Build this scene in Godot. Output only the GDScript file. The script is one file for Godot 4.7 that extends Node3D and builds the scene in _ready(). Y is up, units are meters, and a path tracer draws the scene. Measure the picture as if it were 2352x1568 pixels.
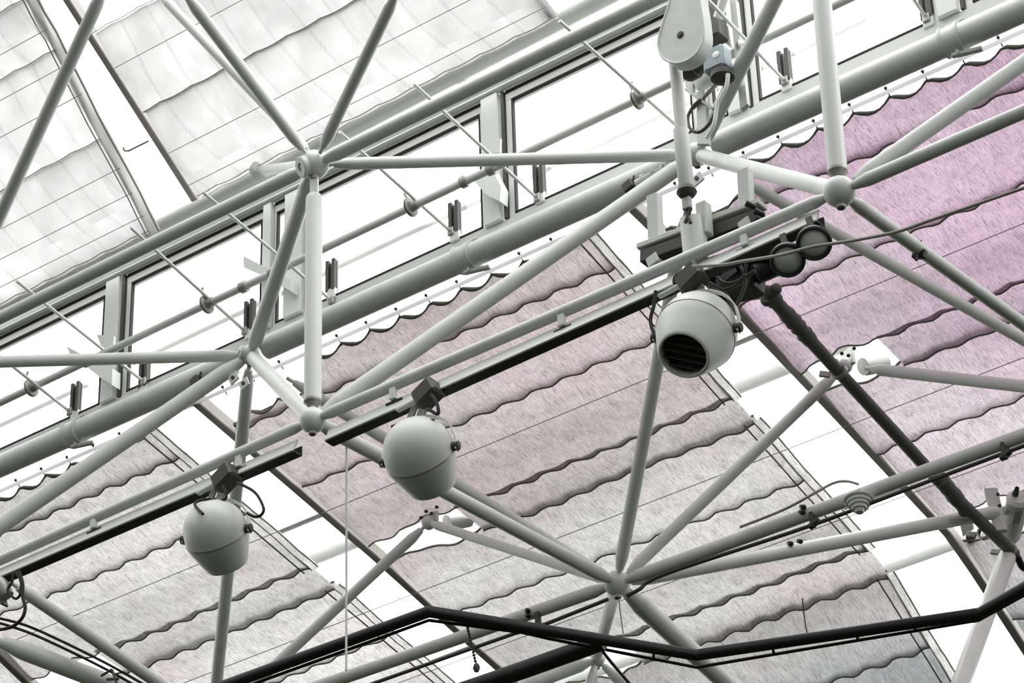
extends Node3D
# A glasshouse roof seen from the path below: x runs along the clerestory wall, y is up, -z runs away from the camera.

const F := 6684.14
const EX := Vector3(0.79966331, -0.34586438, -0.49083238)
const EY := Vector3(-0.02975166, -0.83926162, 0.54291322)
const ET := Vector3(0.59971112, 0.41954471, 0.68141676)
const CAM := Vector3(0, 1.6, 0)
const W1 := 9.207     # distance of the top chord and of the lamp rail
const W2 := 10.343    # distance of the clerestory wall and its gutter
const H2 := 8.891     # height of the gutter above the camera
const W4 := 11.796    # distance of the lower chord
const WB := 13.93     # where the lower roof turns steeper
const S1 := 0.125
const S2 := 0.44
const SU := 0.62      # pitch of the upper roof
const SKY_LEVEL := 1.9

var M := {}
var org := {}
var used := {}

# ------------------------------------------------------------------ places
func ray(x: float, y: float) -> Vector3:
	var c := Vector3((x - 1176.0) / F, (y - 784.0) / F, 1.0)
	return Vector3(c.dot(EX), c.dot(EY), -c.dot(ET))

func pw(x: float, y: float, w: float) -> Vector3:      # on the upright plane at distance w
	var r := ray(x, y)
	return CAM + r * (w / -r.z)

func ph(x: float, y: float, h: float) -> Vector3:      # on the level plane at height h over the camera
	var r := ray(x, y)
	return CAM + r * (h / r.y)

func pr(x: float, y: float, off := 0.0) -> Vector3:    # on the lower roof
	var r := ray(x, y)
	var p := CAM + r * ((H2 + off + S1 * W2) / (r.y - S1 * r.z))
	if -p.z > WB:
		p = CAM + r * ((H2 + off - S1 * (WB - W2) + S2 * WB) / (r.y - S2 * r.z))
	return p

func pu(x: float, y: float, off := 0.0) -> Vector3:    # on the upper roof
	var r := ray(x, y)
	return CAM + r * ((HE + off + SU * WE) / (r.y - SU * r.z))

const WE := 10.30
const HE := 9.99

func roof(u: float, w: float, off := 0.0) -> Vector3:  # lower roof from its own coordinates
	var h := H2 + off - S1 * (w - W2)
	if w > WB:
		h = H2 + off - S1 * (WB - W2) - S2 * (w - WB)
	return CAM + Vector3(u, h, -w)

func upper(u: float, w: float, off := 0.0) -> Vector3:
	return CAM + Vector3(u, HE + off + SU * (WE - w), -w)

func depth(p: Vector3) -> float:
	return (p - CAM).dot(Vector3(-0.49083238, 0.54291322, -0.68141676))

func lens_to_world(c: Vector3) -> Vector3:             # a direction given as right, down, forward
	return Vector3(c.dot(EX), c.dot(EY), -c.dot(ET)).normalized()

# ------------------------------------------------------------------ mesh builder
class MB:
	var v := PackedVector3Array()
	var n := PackedVector3Array()
	var uv := PackedVector2Array()
	var c := PackedColorArray()
	var i := PackedInt32Array()

	func vert(p: Vector3, nn: Vector3, t := Vector2.ZERO) -> int:
		v.append(p); n.append(nn); uv.append(t)
		return v.size() - 1

	func tri(a: int, b: int, d: int) -> void:
		var x := (v[b] - v[a]).cross(v[d] - v[a])
		if x.dot(n[a] + n[b] + n[d]) > 0.0:
			i.append_array(PackedInt32Array([a, d, b]))
		else:
			i.append_array(PackedInt32Array([a, b, d]))

	func quad(a: Vector3, b: Vector3, d: Vector3, e: Vector3, nn: Vector3) -> void:
		var k := vert(a, nn, Vector2(0, 0))
		vert(b, nn, Vector2(1, 0)); vert(d, nn, Vector2(1, 1)); vert(e, nn, Vector2(0, 1))
		tri(k, k + 1, k + 2); tri(k, k + 2, k + 3)

	func tube(pts: Array, rad, sides := 14, caps := true, squash := 1.0, flat := Vector3.UP) -> void:
		var rings := []
		var side := Vector3.ZERO
		var run := 0.0
		for k in pts.size():
			var t: Vector3
			if k == 0: t = pts[1] - pts[0]
			elif k == pts.size() - 1: t = pts[k] - pts[k - 1]
			else: t = (pts[k + 1] - pts[k]).normalized() + (pts[k] - pts[k - 1]).normalized()
			t = t.normalized()
			if k == 0:
				side = t.cross(flat if absf(t.dot(flat)) < 0.98 else Vector3.RIGHT).normalized()
			else:
				side = (side - t * side.dot(t)).normalized()
				run += (pts[k] - pts[k - 1]).length()
			var up := side.cross(t)
			var r: float = rad[k] if rad is Array else rad
			var ring := []
			for j in sides + 1:
				var a := TAU * j / sides
				var d := side * cos(a) + up * sin(a) * squash
				ring.append(vert(pts[k] + d * r, (side * cos(a) + up * sin(a) / squash).normalized(), Vector2(float(j) / sides, run)))
			rings.append([ring, t, pts[k]])
		for k in pts.size() - 1:
			for j in sides:
				var a: int = rings[k][0][j]
				var b: int = rings[k][0][j + 1]
				var d: int = rings[k + 1][0][j]
				var e: int = rings[k + 1][0][j + 1]
				tri(a, b, e); tri(a, e, d)
		if caps:
			for e in [0, pts.size() - 1]:
				var nn: Vector3 = rings[e][1] * (-1.0 if e == 0 else 1.0)
				var mid := vert(rings[e][2], nn)
				var first := v.size()
				for j in sides + 1: vert(v[rings[e][0][j]], nn)
				for j in sides: tri(mid, first + j, first + j + 1)

	func lathe(at: Vector3, axis: Vector3, prof: Array, sides := 28, smooth := 40.0) -> void:
		axis = axis.normalized()
		var x := axis.cross(Vector3.UP if absf(axis.y) < 0.95 else Vector3.RIGHT).normalized()
		var y := axis.cross(x)
		var sn := []
		for k in prof.size() - 1:
			var d: Vector2 = prof[k + 1] - prof[k]
			sn.append(Vector2(-d.y, d.x).normalized())
		for k in prof.size() - 1:
			var na: Vector2 = sn[k]
			var nb: Vector2 = sn[k]
			var lim := cos(deg_to_rad(smooth))
			if k > 0 and sn[k - 1].dot(sn[k]) > lim: na = (sn[k - 1] + sn[k]).normalized()
			if k < sn.size() - 1 and sn[k + 1].dot(sn[k]) > lim: nb = (sn[k + 1] + sn[k]).normalized()
			var f := v.size()
			for j in sides + 1:
				var a := TAU * j / sides
				var rd := x * cos(a) + y * sin(a)
				vert(at + axis * prof[k].x + rd * prof[k].y, (axis * na.x + rd * na.y).normalized(), Vector2(float(j) / sides * 4.0, prof[k].x * 4.0))
				vert(at + axis * prof[k + 1].x + rd * prof[k + 1].y, (axis * nb.x + rd * nb.y).normalized(), Vector2(float(j) / sides * 4.0, prof[k + 1].x * 4.0))
			for j in sides:
				var q := f + j * 2
				if prof[k].y > 1e-5: tri(q, q + 1, q + 2)
				if prof[k + 1].y > 1e-5: tri(q + 1, q + 3, q + 2)

	func ball(at: Vector3, r: float, sides := 24) -> void:
		var prof := []
		for k in 13: prof.append(Vector2(-cos(PI * k / 12.0) * r, sin(PI * k / 12.0) * r))
		lathe(at, Vector3.UP, prof, sides)

	func box(at: Vector3, ax: Vector3, ay: Vector3, az: Vector3, bevel := 0.003) -> void:   # half extents as vectors
		var h := [ax, ay, az]
		var l := [ax.length(), ay.length(), az.length()]
		bevel = minf(bevel, 0.4 * minf(l[0], minf(l[1], l[2])))
		var pt := func(s: Array, k: int) -> Vector3:
			var p := at
			for q in 3: p += h[q] * s[q] * (1.0 if q == k else (l[q] - bevel) / l[q])
			return p
		for k in 3:
			var a := (k + 1) % 3
			var b := (k + 2) % 3
			for s in [-1, 1]:
				var cs := []
				for ab in [[-1, -1], [1, -1], [1, 1], [-1, 1]]:
					var sg := [0, 0, 0]
					sg[k] = s; sg[a] = ab[0]; sg[b] = ab[1]
					cs.append(pt.call(sg, k))
				quad(cs[0], cs[1], cs[2], cs[3], h[k].normalized() * s)
			for sa in [-1, 1]:        # the edges that run along k
				for sb in [-1, 1]:
					var lo := [0, 0, 0]
					lo[k] = -1; lo[a] = sa; lo[b] = sb
					var hi := lo.duplicate()
					hi[k] = 1
					quad(pt.call(lo, a), pt.call(lo, b), pt.call(hi, b), pt.call(hi, a), (h[a].normalized() * sa + h[b].normalized() * sb).normalized())
		for sx in [-1, 1]:
			for sy in [-1, 1]:
				for sz in [-1, 1]:
					var s := [sx, sy, sz]
					var nn: Vector3 = (ax.normalized() * sx + ay.normalized() * sy + az.normalized() * sz).normalized()
					var q := vert(pt.call(s, 0), nn)
					vert(pt.call(s, 1), nn); vert(pt.call(s, 2), nn)
					tri(q, q + 1, q + 2)

	func bar(a: Vector3, b: Vector3, up: Vector3, wide: float, high: float, bevel := 0.003) -> void:
		var d := b - a
		var t := d.normalized()
		var y := (up - t * up.dot(t)).normalized()
		var x := t.cross(y)
		box((a + b) / 2.0, d / 2.0, y * high / 2.0, x * wide / 2.0, bevel)

	func prism(poly: Array, out: Vector3) -> void:     # a flat outline given its thickness
		var nn := Vector3.ZERO
		for k in poly.size(): nn += poly[k].cross(poly[(k + 1) % poly.size()])
		nn = nn.normalized()
		var x: Vector3 = (poly[1] - poly[0]).normalized()
		var y := nn.cross(x)
		var flat := PackedVector2Array()
		for p in poly: flat.append(Vector2((p - poly[0]).dot(x), (p - poly[0]).dot(y)))
		var ts := Geometry2D.triangulate_polygon(flat)
		var o := out.normalized()
		for s in [0, 1]:
			var f := v.size()
			for p in poly: vert(p + out * s, o if s == 1 else -o)
			for k in range(0, ts.size(), 3): tri(f + ts[k], f + ts[k + 1], f + ts[k + 2])
		var turn := 1.0 if nn.dot(o) > 0.0 else -1.0
		for k in poly.size():
			var a: Vector3 = poly[k]
			var b: Vector3 = poly[(k + 1) % poly.size()]
			quad(a, b, b + out, a + out, (b - a).cross(o).normalized() * turn)

	func ribbon(pts: Array, across: Vector3, wide: float, thick: float) -> void:
		for k in pts.size() - 1:
			var t: Vector3 = (pts[k + 1] - pts[k]).normalized()
			var nn := t.cross(across).normalized()
			bar(pts[k] - t * thick * 0.3, pts[k + 1] + t * thick * 0.3, nn, wide, thick, thick * 0.2)

	func grid(p: Array, t: Array, col: Array) -> void:     # rows of points; smooth
		var rows := p.size()
		var cols: int = p[0].size()
		var f := v.size()
		for y in rows:
			for x in cols:
				var a: Vector3 = p[y][mini(x + 1, cols - 1)] - p[y][maxi(x - 1, 0)]
				var b: Vector3 = p[mini(y + 1, rows - 1)][x] - p[maxi(y - 1, 0)][x]
				var nn := a.cross(b).normalized()
				if nn.y > 0.0: nn = -nn
				vert(p[y][x], nn, t[y][x])
				c.append(col[y][x])
		for y in rows - 1:
			for x in cols - 1:
				var q := f + y * cols + x
				tri(q, q + 1, q + cols + 1); tri(q, q + cols + 1, q + cols)

	func strip(line: Array, across: Vector3, wide: float, bulge: float, col: Color) -> void:   # one curved layer of cloth along a line
		var rows := []
		var uvs := []
		var cols := []
		for k in 7:
			var f := k / 6.0
			var row := []
			var ur := []
			var cr := []
			for x in line.size():
				row.append(line[x] + across * (f - 0.5) * wide + Vector3(0, -bulge * sin(PI * f), 0))
				ur.append(Vector2(f * wide, x * 0.05))
				cr.append(col)
			rows.append(row); uvs.append(ur); cols.append(cr)
		grid(rows, uvs, cols)

	func mesh(o: Vector3, m: Material) -> ArrayMesh:
		var a := []
		a.resize(Mesh.ARRAY_MAX)
		var moved := PackedVector3Array()
		moved.resize(v.size())
		for k in v.size(): moved[k] = v[k] - o
		a[Mesh.ARRAY_VERTEX] = moved
		a[Mesh.ARRAY_NORMAL] = n
		a[Mesh.ARRAY_TEX_UV] = uv
		if c.size() == v.size(): a[Mesh.ARRAY_COLOR] = c
		a[Mesh.ARRAY_INDEX] = i
		var am := ArrayMesh.new()
		am.add_surface_from_arrays(Mesh.PRIMITIVE_TRIANGLES, a)
		am.surface_set_material(0, m)
		return am

# ------------------------------------------------------------------ things and parts
func numbered(called: String) -> String:
	var k: int = used.get(called, -1) + 1
	used[called] = k
	return called if k == 0 else "%s_%03d" % [called, k]

func tag(o: Node, label: String, category: String, group := "", kind := "") -> void:
	if label: o.set_meta("label", label)
	if category: o.set_meta("category", category)
	if group: o.set_meta("group", group)
	if kind: o.set_meta("kind", kind)

func thing(called: String, label: String, category: String, at: Vector3, group := "", kind := "") -> Node3D:
	var o := Node3D.new()
	o.name = numbered(called)
	add_child(o, true)
	o.position = at
	org[o] = at
	tag(o, label, category, group, kind)
	return o

func part(called: String, b: MB, m: Material, parent: Node3D, label := "") -> MeshInstance3D:
	var o := MeshInstance3D.new()
	var key := str(parent.get_instance_id()) + called
	var k: int = used.get(key, -1) + 1
	used[key] = k
	o.name = called if k == 0 else "%s_%03d" % [called, k]
	o.mesh = b.mesh(org[parent], m)
	parent.add_child(o, true)
	org[o] = org[parent]
	if label: o.set_meta("label", label)
	return o

func solo(called: String, label: String, category: String, b: MB, m: Material, group := "", kind := "") -> MeshInstance3D:
	var at := Vector3.ZERO
	for p in b.v: at += p
	at /= maxi(b.v.size(), 1)
	var o := MeshInstance3D.new()
	o.name = numbered(called)
	o.mesh = b.mesh(at, m)
	add_child(o, true)
	o.position = at
	org[o] = at
	tag(o, label, category, group, kind)
	return o

# a painted tube between two nodes, with a tapered end at each
func strut(label: String, a: Vector3, b: Vector3, px: float, ta := 0.1, tb := 0.1, group := "", called := "roof_strut", m: Material = null) -> Node3D:
	if m == null: m = M.paint
	var d := (b - a).normalized()
	var r := px * 0.5 * depth((a + b) / 2.0) / F
	var p := a + d * ta
	var q := b - d * tb
	var t := thing(called, label, "strut", (a + b) / 2.0, group)
	var cone := 2.4 * r
	var tb_ := MB.new()
	tb_.tube([p + d * cone, q - d * cone], r, 28, false)
	part("tube", tb_, m, t)
	for e in [[p, d], [q, -d]]:
		var c := MB.new()
		c.lathe(e[0], e[1], [Vector2(-0.05, 0.0), Vector2(-0.05, r * 0.36), Vector2(0.0, r * 0.36), Vector2(0.0, r * 0.6), Vector2(cone * 0.9, r * 0.97), Vector2(cone, r)], 28)
		part("end_cone", c, m, t)
	return t

func nodeball(label: String, at: Vector3, r: float, stub := Vector3.ZERO) -> Node3D:
	var t := thing("ball_node", label, "joint", at, "ball joints of the tube frame")
	var b := MB.new()
	b.ball(at, r)
	part("ball", b, M.paint, t)
	if stub != Vector3.ZERO:
		var s := MB.new()
		s.lathe(at, stub, [Vector2(0, r * 0.75), Vector2(r * 1.02, r * 0.72), Vector2(r * 1.08, r * 0.66), Vector2(r * 1.08, r * 0.3), Vector2(r * 0.8, r * 0.3), Vector2(r * 0.8, 0)], 24)
		part("bored_stub", s, M.paint, t)
	var e := MB.new()
	e.lathe(at + Vector3(0, -r * 0.9, 0), Vector3.DOWN, [Vector2(0, r * 0.3), Vector2(r * 0.3, r * 0.3), Vector2(r * 0.34, r * 0.26), Vector2(r * 0.34, r * 0.12), Vector2(r * 0.2, r * 0.12), Vector2(r * 0.2, 0)], 6, 10)
	part("bolt", e, M.steel, t)
	return t

func cable(label: String, pts: Array, r: float, m: Material, called := "cable", group := "") -> MeshInstance3D:
	var b := MB.new()
	b.tube(smooth(pts), r, 8)
	return solo(called, label, "cable", b, m, group)

func smooth(pts: Array) -> Array:
	var cv := Curve3D.new()
	for k in pts.size():
		var a: Vector3 = pts[maxi(k - 1, 0)]
		var b: Vector3 = pts[mini(k + 1, pts.size() - 1)]
		var t := (b - a) / 6.0
		cv.add_point(pts[k], -t, t)
	var out := []
	for k in pts.size() - 1:
		for q in 6: out.append(cv.sample(k, q / 6.0))
	out.append(pts[-1])
	return out

# ------------------------------------------------------------------ materials
func flat_mat(called: String, col: Color, rough := 0.5, metal := 0.0) -> StandardMaterial3D:
	var m := StandardMaterial3D.new()
	m.resource_name = called
	m.albedo_color = col
	m.roughness = rough
	m.metallic = metal
	return m

func noise_tex(freq: float, low: Color, high: Color, sd: int) -> NoiseTexture2D:
	var n := FastNoiseLite.new()
	n.seed = sd
	n.frequency = freq
	n.fractal_octaves = 4
	var t := NoiseTexture2D.new()
	t.width = 256; t.height = 256
	t.seamless = true
	t.noise = n
	var g := Gradient.new()
	g.set_color(0, low); g.set_color(1, high)
	t.color_ramp = g
	return t

func woven(size: int, sd: int, streak: float, speck: float, thread := 0.05) -> ImageTexture:   # shade cloth: threads, slubs and pinholes
	var im := Image.create(size, size, false, Image.FORMAT_RGB8)
	var rng := RandomNumberGenerator.new()
	rng.seed = sd
	var w := FastNoiseLite.new(); w.seed = sd + 7; w.frequency = 0.012; w.fractal_octaves = 3
	for x in size:
		var line := rng.randf_range(-1, 1) * thread * 0.7
		var seg := 0.0
		var left := 0
		for y in size:
			if left <= 0:                                   # a slub or a slack stretch of one thread
				left = rng.randi_range(5, 26)
				seg = rng.randf_range(-1, 1)
				seg = streak * pow(absf(seg), 4.0) * signf(seg)
			left -= 1
			var l := 0.90 + 0.08 * w.get_noise_2d(x, y) + line + seg
			var grid_on := clampf(w.get_noise_2d(x + 900, y + 400) * 4.0, 0.0, 1.0) * thread * 2.4
			l += grid_on * sin(x * TAU / 7.0) * sin(y * TAU / 7.0)
			l += thread * 0.8 * rng.randf_range(-1, 1)
			var r := rng.randf()
			if r < speck: l -= 0.25
			elif r > 1.0 - speck * 0.8: l += 0.2
			l = clampf(l, 0.15, 1.0)
			im.set_pixel(x, y, Color(l, l, l))
	return ImageTexture.create_from_image(im)

func cloth_mat(called: String, t: Texture2D, back: float, per_m: float) -> StandardMaterial3D:
	var m := flat_mat(called, Color.WHITE, 0.85)
	m.albedo_texture = t
	m.vertex_color_use_as_albedo = true
	m.uv1_scale = Vector3(per_m, per_m, per_m)
	m.backlight_enabled = true
	m.backlight = Color(back, back, back).linear_to_srgb()
	m.cull_mode = BaseMaterial3D.CULL_DISABLED
	m.metallic_specular = 0.15
	return m

func make_materials() -> void:
	M.paint = flat_mat("grey_paint", Color(1, 1, 1), 0.42)
	M.paint.albedo_texture = noise_tex(0.02, Color(0.82, 0.83, 0.815), Color(0.88, 0.89, 0.875), 3)
	M.paint.uv1_triplanar = true
	M.paint.uv1_world_triplanar = true
	M.paint.uv1_scale = Vector3(1.3, 1.3, 1.3)
	M.white = flat_mat("white_paint", Color(0.86, 0.87, 0.855), 0.4)
	M.alu = flat_mat("frame_paint", Color(0.80, 0.81, 0.79), 0.4)
	M.steel = flat_mat("zinc", Color(0.62, 0.62, 0.60), 0.42, 0.6)
	M.darkbar = flat_mat("weathered_bar", Color(0.64, 0.62, 0.60), 0.6)
	M.midbar = flat_mat("pinkish_bar", Color(0.70, 0.68, 0.665), 0.55)
	M.dark = flat_mat("dark_metal", Color(0.24, 0.245, 0.23), 0.55)
	M.brown = flat_mat("dark_pipe", Color(0.33, 0.335, 0.315), 0.55)
	M.black = flat_mat("black_paint", Color(0.07, 0.075, 0.068), 0.5)
	M.rubber = flat_mat("black_rubber", Color(0.10, 0.10, 0.095), 0.7)
	M.hem_fold_line = flat_mat("hem_and_fold_shade", Color(0.46, 0.45, 0.43), 0.9)  # fold lines take this dark tone in place of their shadow gaps
	M.hem_fold_line2 = flat_mat("pale_tape", Color(0.70, 0.69, 0.67), 0.9)
	M.blue = flat_mat("blue_grey_box", Color(0.55, 0.60, 0.62), 0.45)
	M.glass = flat_mat("glass", Color(1, 1, 1, 0.04), 0.03)
	M.glass.transparency = BaseMaterial3D.TRANSPARENCY_ALPHA
	M.lens = flat_mat("lamp_lens", Color(0.85, 0.87, 0.84), 0.12, 0.1)
	M.soil = flat_mat("planting", Color(0.22, 0.24, 0.18), 0.95)
	M.cloth = cloth_mat("shade_cloth", woven(512, 11, 0.30, 0.02), 1.5, 1.15)
	M.edge = cloth_mat("cloth_edge", woven(128, 31, 0.2, 0.03), 1.3, 2.0)
	M.edge.albedo_color = Color(0.62, 0.61, 0.595)
	M.edge2 = cloth_mat("sheer_edge", woven(64, 37, 0.02, 0.0), 1.7, 2.0)
	M.edge2.albedo_color = Color(0.66, 0.655, 0.645)
	M.sheer = cloth_mat("sheer_cloth", woven(256, 23, 0.01, 0.0, 0.008), 1.85, 1.0)

# ------------------------------------------------------------------ build
func _ready() -> void:
	var cam := Camera3D.new()
	cam.name = "camera"
	cam.fov = rad_to_deg(2.0 * atan(784.0 / F))
	cam.near = 0.1
	cam.far = 500.0
	add_child(cam)
	cam.transform = Transform3D(Basis(Vector3(0.79966331, -0.02975166, -0.59971112), Vector3(0.34586438, 0.83926162, 0.41954471), Vector3(0.49083238, -0.54291322, 0.68141676)).orthonormalized(), CAM)
	cam.current = true
	var env := Environment.new()
	var sky := Sky.new()
	var sm := ProceduralSkyMaterial.new()          # an even white overcast
	sm.sky_top_color = Color(1.0, 1.0, 1.0)
	sm.sky_horizon_color = Color(0.99, 1.0, 0.995)
	sm.ground_bottom_color = Color(0.35, 0.36, 0.33)
	sm.ground_horizon_color = Color(0.5, 0.5, 0.48)
	sm.sky_energy_multiplier = SKY_LEVEL
	sky.sky_material = sm
	env.background_mode = Environment.BG_SKY
	env.sky = sky
	env.tonemap_mode = Environment.TONE_MAPPER_LINEAR
	env.tonemap_exposure = 1.12
	env.sdfgi_enabled = true
	env.ssao_enabled = true
	env.ssil_enabled = true
	var we := WorldEnvironment.new()
	we.name = "world_environment"
	we.environment = env
	add_child(we)
	make_materials()
	setting()
	frame_tubes()
	gutters()
	vents()
	lower_screens()
	upper_screens()
	lamps()
	machinery()
	pipes()
	var families := {"strut": "painted tubes of the roof frame", "gutter": "gutter tubes below the windows", "plate": "white plates of the window gear", "clip": "small clips on tubes", "cable": "loose cables and cords",
		"wire": "thin wires under the roof", "screw": "black screw pairs on tubes", "conduit": "conduits on the tubes", "tube": "outer tubes of the roof edge"}
	for o in get_children():
		if o.has_meta("category") and not o.has_meta("group") and families.has(o.get_meta("category")):
			o.set_meta("group", families[o.get_meta("category")])

# ---- floor, added outer walls, glazed wall and roofs
func setting() -> void:
	var b := MB.new()
	b.box(Vector3(-6, -0.1, -8), Vector3(60, 0, 0), Vector3(0, 0.1, 0), Vector3(0, 0, 60), 0.01)
	solo("floor", "dark planted floor of the glasshouse far below the roof", "floor", b, M.soil, "", "structure")

	for w in [["added_wall_left", "unseen dark end wall added at the far left to block horizon light", Vector3(-42, 5, -8), Vector3(0.2, 5.3, 32)], ["added_wall_right", "unseen dark end wall added at the far right to block horizon light", Vector3(28, 5, -8), Vector3(0.2, 5.3, 32)],
		["added_wall_far", "unseen dark side wall added beyond the lower roof to block horizon light", Vector3(-7, 4, -40), Vector3(35, 4.3, 0.2)], ["added_wall_front", "unseen dark side wall added behind the viewer to block horizon light", Vector3(-7, 4, 10), Vector3(35, 4.3, 0.2)]]:
		b = MB.new()
		b.box(w[2], Vector3(w[3].x, 0, 0), Vector3(0, w[3].y, 0), Vector3(0, 0, w[3].z), 0.01)
		solo(w[0], w[1], "wall", b, M.soil, "", "structure")  # unseen walls, made solid and dark to keep low sky light out

	# the clerestory wall above the gutter
	var wall := thing("wall_back", "clerestory wall of grey posts between sloping roofs", "wall", CAM + Vector3(-7.8, 9.0, -W2), "", "structure")
	b = MB.new()
	b.bar(CAM + Vector3(-14, 9.915, -10.345), CAM + Vector3(-3, 9.915, -10.345), Vector3.UP, 0.05, 0.013)
	part("head_flange", b, M.white, wall)
	b = MB.new()
	b.bar(CAM + Vector3(-14, 9.99, -10.42), CAM + Vector3(-3, 9.99, -10.42), Vector3.UP, 0.05, 0.14)
	part("head_beam", b, M.alu, wall)
	b = MB.new()
	b.bar(CAM + Vector3(-14, 8.995, -10.375), CAM + Vector3(-3, 8.995, -10.375), Vector3.UP, 0.03, 0.085)
	part("sill_plate", b, M.alu, wall)
	for s in [[-10.445, -10.335], [-9.195, -9.135], [-9.03, -8.90], [-7.605, -7.492], [-6.23, -6.16], [-6.03, -5.93], [-4.80, -4.69]]:
		b = MB.new()
		b.box(CAM + Vector3((s[0] + s[1]) / 2, 9.47, -10.37), Vector3((s[1] - s[0]) / 2, 0, 0), Vector3(0, 0.43, 0), Vector3(0, 0, 0.035), 0.004)
		part("post", b, M.white, wall)
	for s in [[-10.322, -10.30], [-8.885, -8.865], [-7.478, -7.458], [-5.918, -5.90], [-4.678, -4.66]]:
		b = MB.new()
		b.box(CAM + Vector3((s[0] + s[1]) / 2, 9.47, -10.37), Vector3((s[1] - s[0]) / 2, 0, 0), Vector3(0, 0.43, 0), Vector3(0, 0, 0.02), 0.002)
		part("gap_strip", b, M.dark, wall)  # dark strip filling the gap beside the post
	var k := 0
	var names := ["leftmost clerestory window with white sky behind it", "wide clerestory window left of the paired posts", "narrow clerestory window strip between the paired posts", "clerestory window right of the long vertical tube",
		"large clerestory window left of the chain drive cover", "clerestory window right of the chain drive cover", "clerestory window at the top right corner", "narrow clerestory strip behind the chain drive"]
	for s in [[-12.0, -10.452], [-10.298, -9.20], [-9.13, -9.035], [-8.862, -7.61], [-7.455, -6.235], [-5.898, -4.805], [-4.655, -3.3], [-6.155, -6.035]]:
		window(k + 1, s[0], s[1], names[k])
		k += 1

	# lower roof: rafters, glazing bars and panes
	var roof_lower := thing("ceiling", "gently sloping lower glass roof above the shade screens", "roof", roof(-7.8, 12.0), "", "structure")
	for line in [[[440, 909], [470, 935], [850, 1262], [1080, 1470], [1250, 1622]], [[1440, 461], [1470, 490], [1700, 715], [1900, 925], [2172, 1216], [2232, 1302], [2380, 1530]]]:
		b = MB.new()
		var pts := []
		for q in line: pts.append(pr(q[0] + 6, q[1] + 2, 0.0))
		for j in pts.size() - 1: b.bar(pts[j], pts[j + 1] + (pts[j + 1] - pts[j]).normalized() * 0.01, Vector3(0, 1, -0.12), 0.052, 0.085, 0.006)
		part("rafter", b, M.darkbar, roof_lower)
	b = MB.new()
	b.bar(pr(-40, 1462, -0.05), pr(110, 1606, -0.05), Vector3(0, 1, -0.12), 0.055, 0.07, 0.006)
	part("rafter", b, M.darkbar, roof_lower)
	for w in [11.88, 13.55]:
		b = MB.new()
		b.bar(roof(-13.5, w, 0.12), roof(-3.0, w, 0.12), Vector3.UP, 0.05, 0.02)
		part("glazing_bar", b, M.white, roof_lower)
	var us := [-13.0, -11.6, -9.98, -8.5, -6.9, -5.4, -3.6]
	var ws := [10.5, 11.86, 12.7, 13.53, WB, 15.4]
	for x in us.size() - 1:
		for y in ws.size() - 1:
			b = MB.new()
			var o := 0.105
			var p := [roof(us[x] + 0.01, ws[y] + 0.01, o), roof(us[x + 1] - 0.01, ws[y] + 0.01, o), roof(us[x + 1] - 0.01, ws[y + 1] - 0.01, o), roof(us[x] + 0.01, ws[y + 1] - 0.01, o)]
			b.prism(p, Vector3(0, 0.006, 0))
			part("roof_pane", b, M.glass, roof_lower)

	# upper roof, rising towards the camera
	var roof_upper := thing("ceiling", "steeper upper glass roof above the white screens", "roof", upper(-8, 9.5), "", "structure")
	for line in [[[128, -52], [205, 68], [322, 255], [452, 456]], [[1140, -190], [1228, -40], [1272, 36]]]:
		b = MB.new()
		b.bar(pu(line[0][0], line[0][1], -0.03), pu(line[-1][0], line[-1][1], -0.03), Vector3(0, 1, -0.62).normalized(), 0.045, 0.075, 0.006)
		part("rafter", b, M.midbar if line[0][0] < 1000 else M.alu, roof_upper)
	us = [-13.0, -11.7, -10.25, -8.7, -7.2, -5.7, -4.2]
	ws = [10.2, 9.5, 8.7, 7.9, 7.0]
	for x in us.size() - 1:
		for y in ws.size() - 1:
			b = MB.new()
			var p := [upper(us[x] + 0.01, ws[y] - 0.01, 0.1), upper(us[x + 1] - 0.01, ws[y] - 0.01, 0.1), upper(us[x + 1] - 0.01, ws[y + 1] + 0.01, 0.1), upper(us[x] + 0.01, ws[y + 1] + 0.01, 0.1)]
			b.prism(p, Vector3(0, 0.006, 0))
			part("roof_pane", b, M.glass, roof_upper)

	# unseen bays outside the frame and the slope beyond the ridge, added with blinds to cut the light
	var rest := thing("ceiling", "unseen roof bays with blinds added past the picture to cut the light", "roof", CAM + Vector3(-7, 14.0, 2), "", "structure")
	for q in [[upper(-13.05, 10.2, -0.05), upper(-42, 10.2, -0.05), upper(-42, 3, -0.05), upper(-13.05, 3, -0.05), 1], [upper(-4.1, 10.2, -0.05), upper(28, 10.2, -0.05), upper(28, 3, -0.05), upper(-4.1, 3, -0.05), 1], [upper(-13.05, 6.9, -0.05), upper(-4.1, 6.9, -0.05), upper(-4.1, 3, -0.05), upper(-13.05, 3, -0.05), 1],
		[roof(-13.6, 10.5, -0.02), roof(-42, 10.5, -0.02), roof(-42, 16, -0.02), roof(-13.6, 16, -0.02), 0], [roof(-3.0, 10.5, -0.02), roof(28, 10.5, -0.02), roof(28, 16, -0.02), roof(-3.0, 16, -0.02), 0], [roof(-42, 16, -0.02), roof(28, 16, -0.02), CAM + Vector3(28, 6.8, -40), CAM + Vector3(-42, 6.8, -40), 0],
		[upper(-42, 3, -0.05), upper(28, 3, -0.05), CAM + Vector3(28, 6.8, 10), CAM + Vector3(-42, 6.8, 10), 0]]:
		b = MB.new()
		var l := 0.42 if q[4] == 1 else 0.22  # darker blinds keep light off the tube undersides
		var cc := Color(l, l, l)
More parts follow.
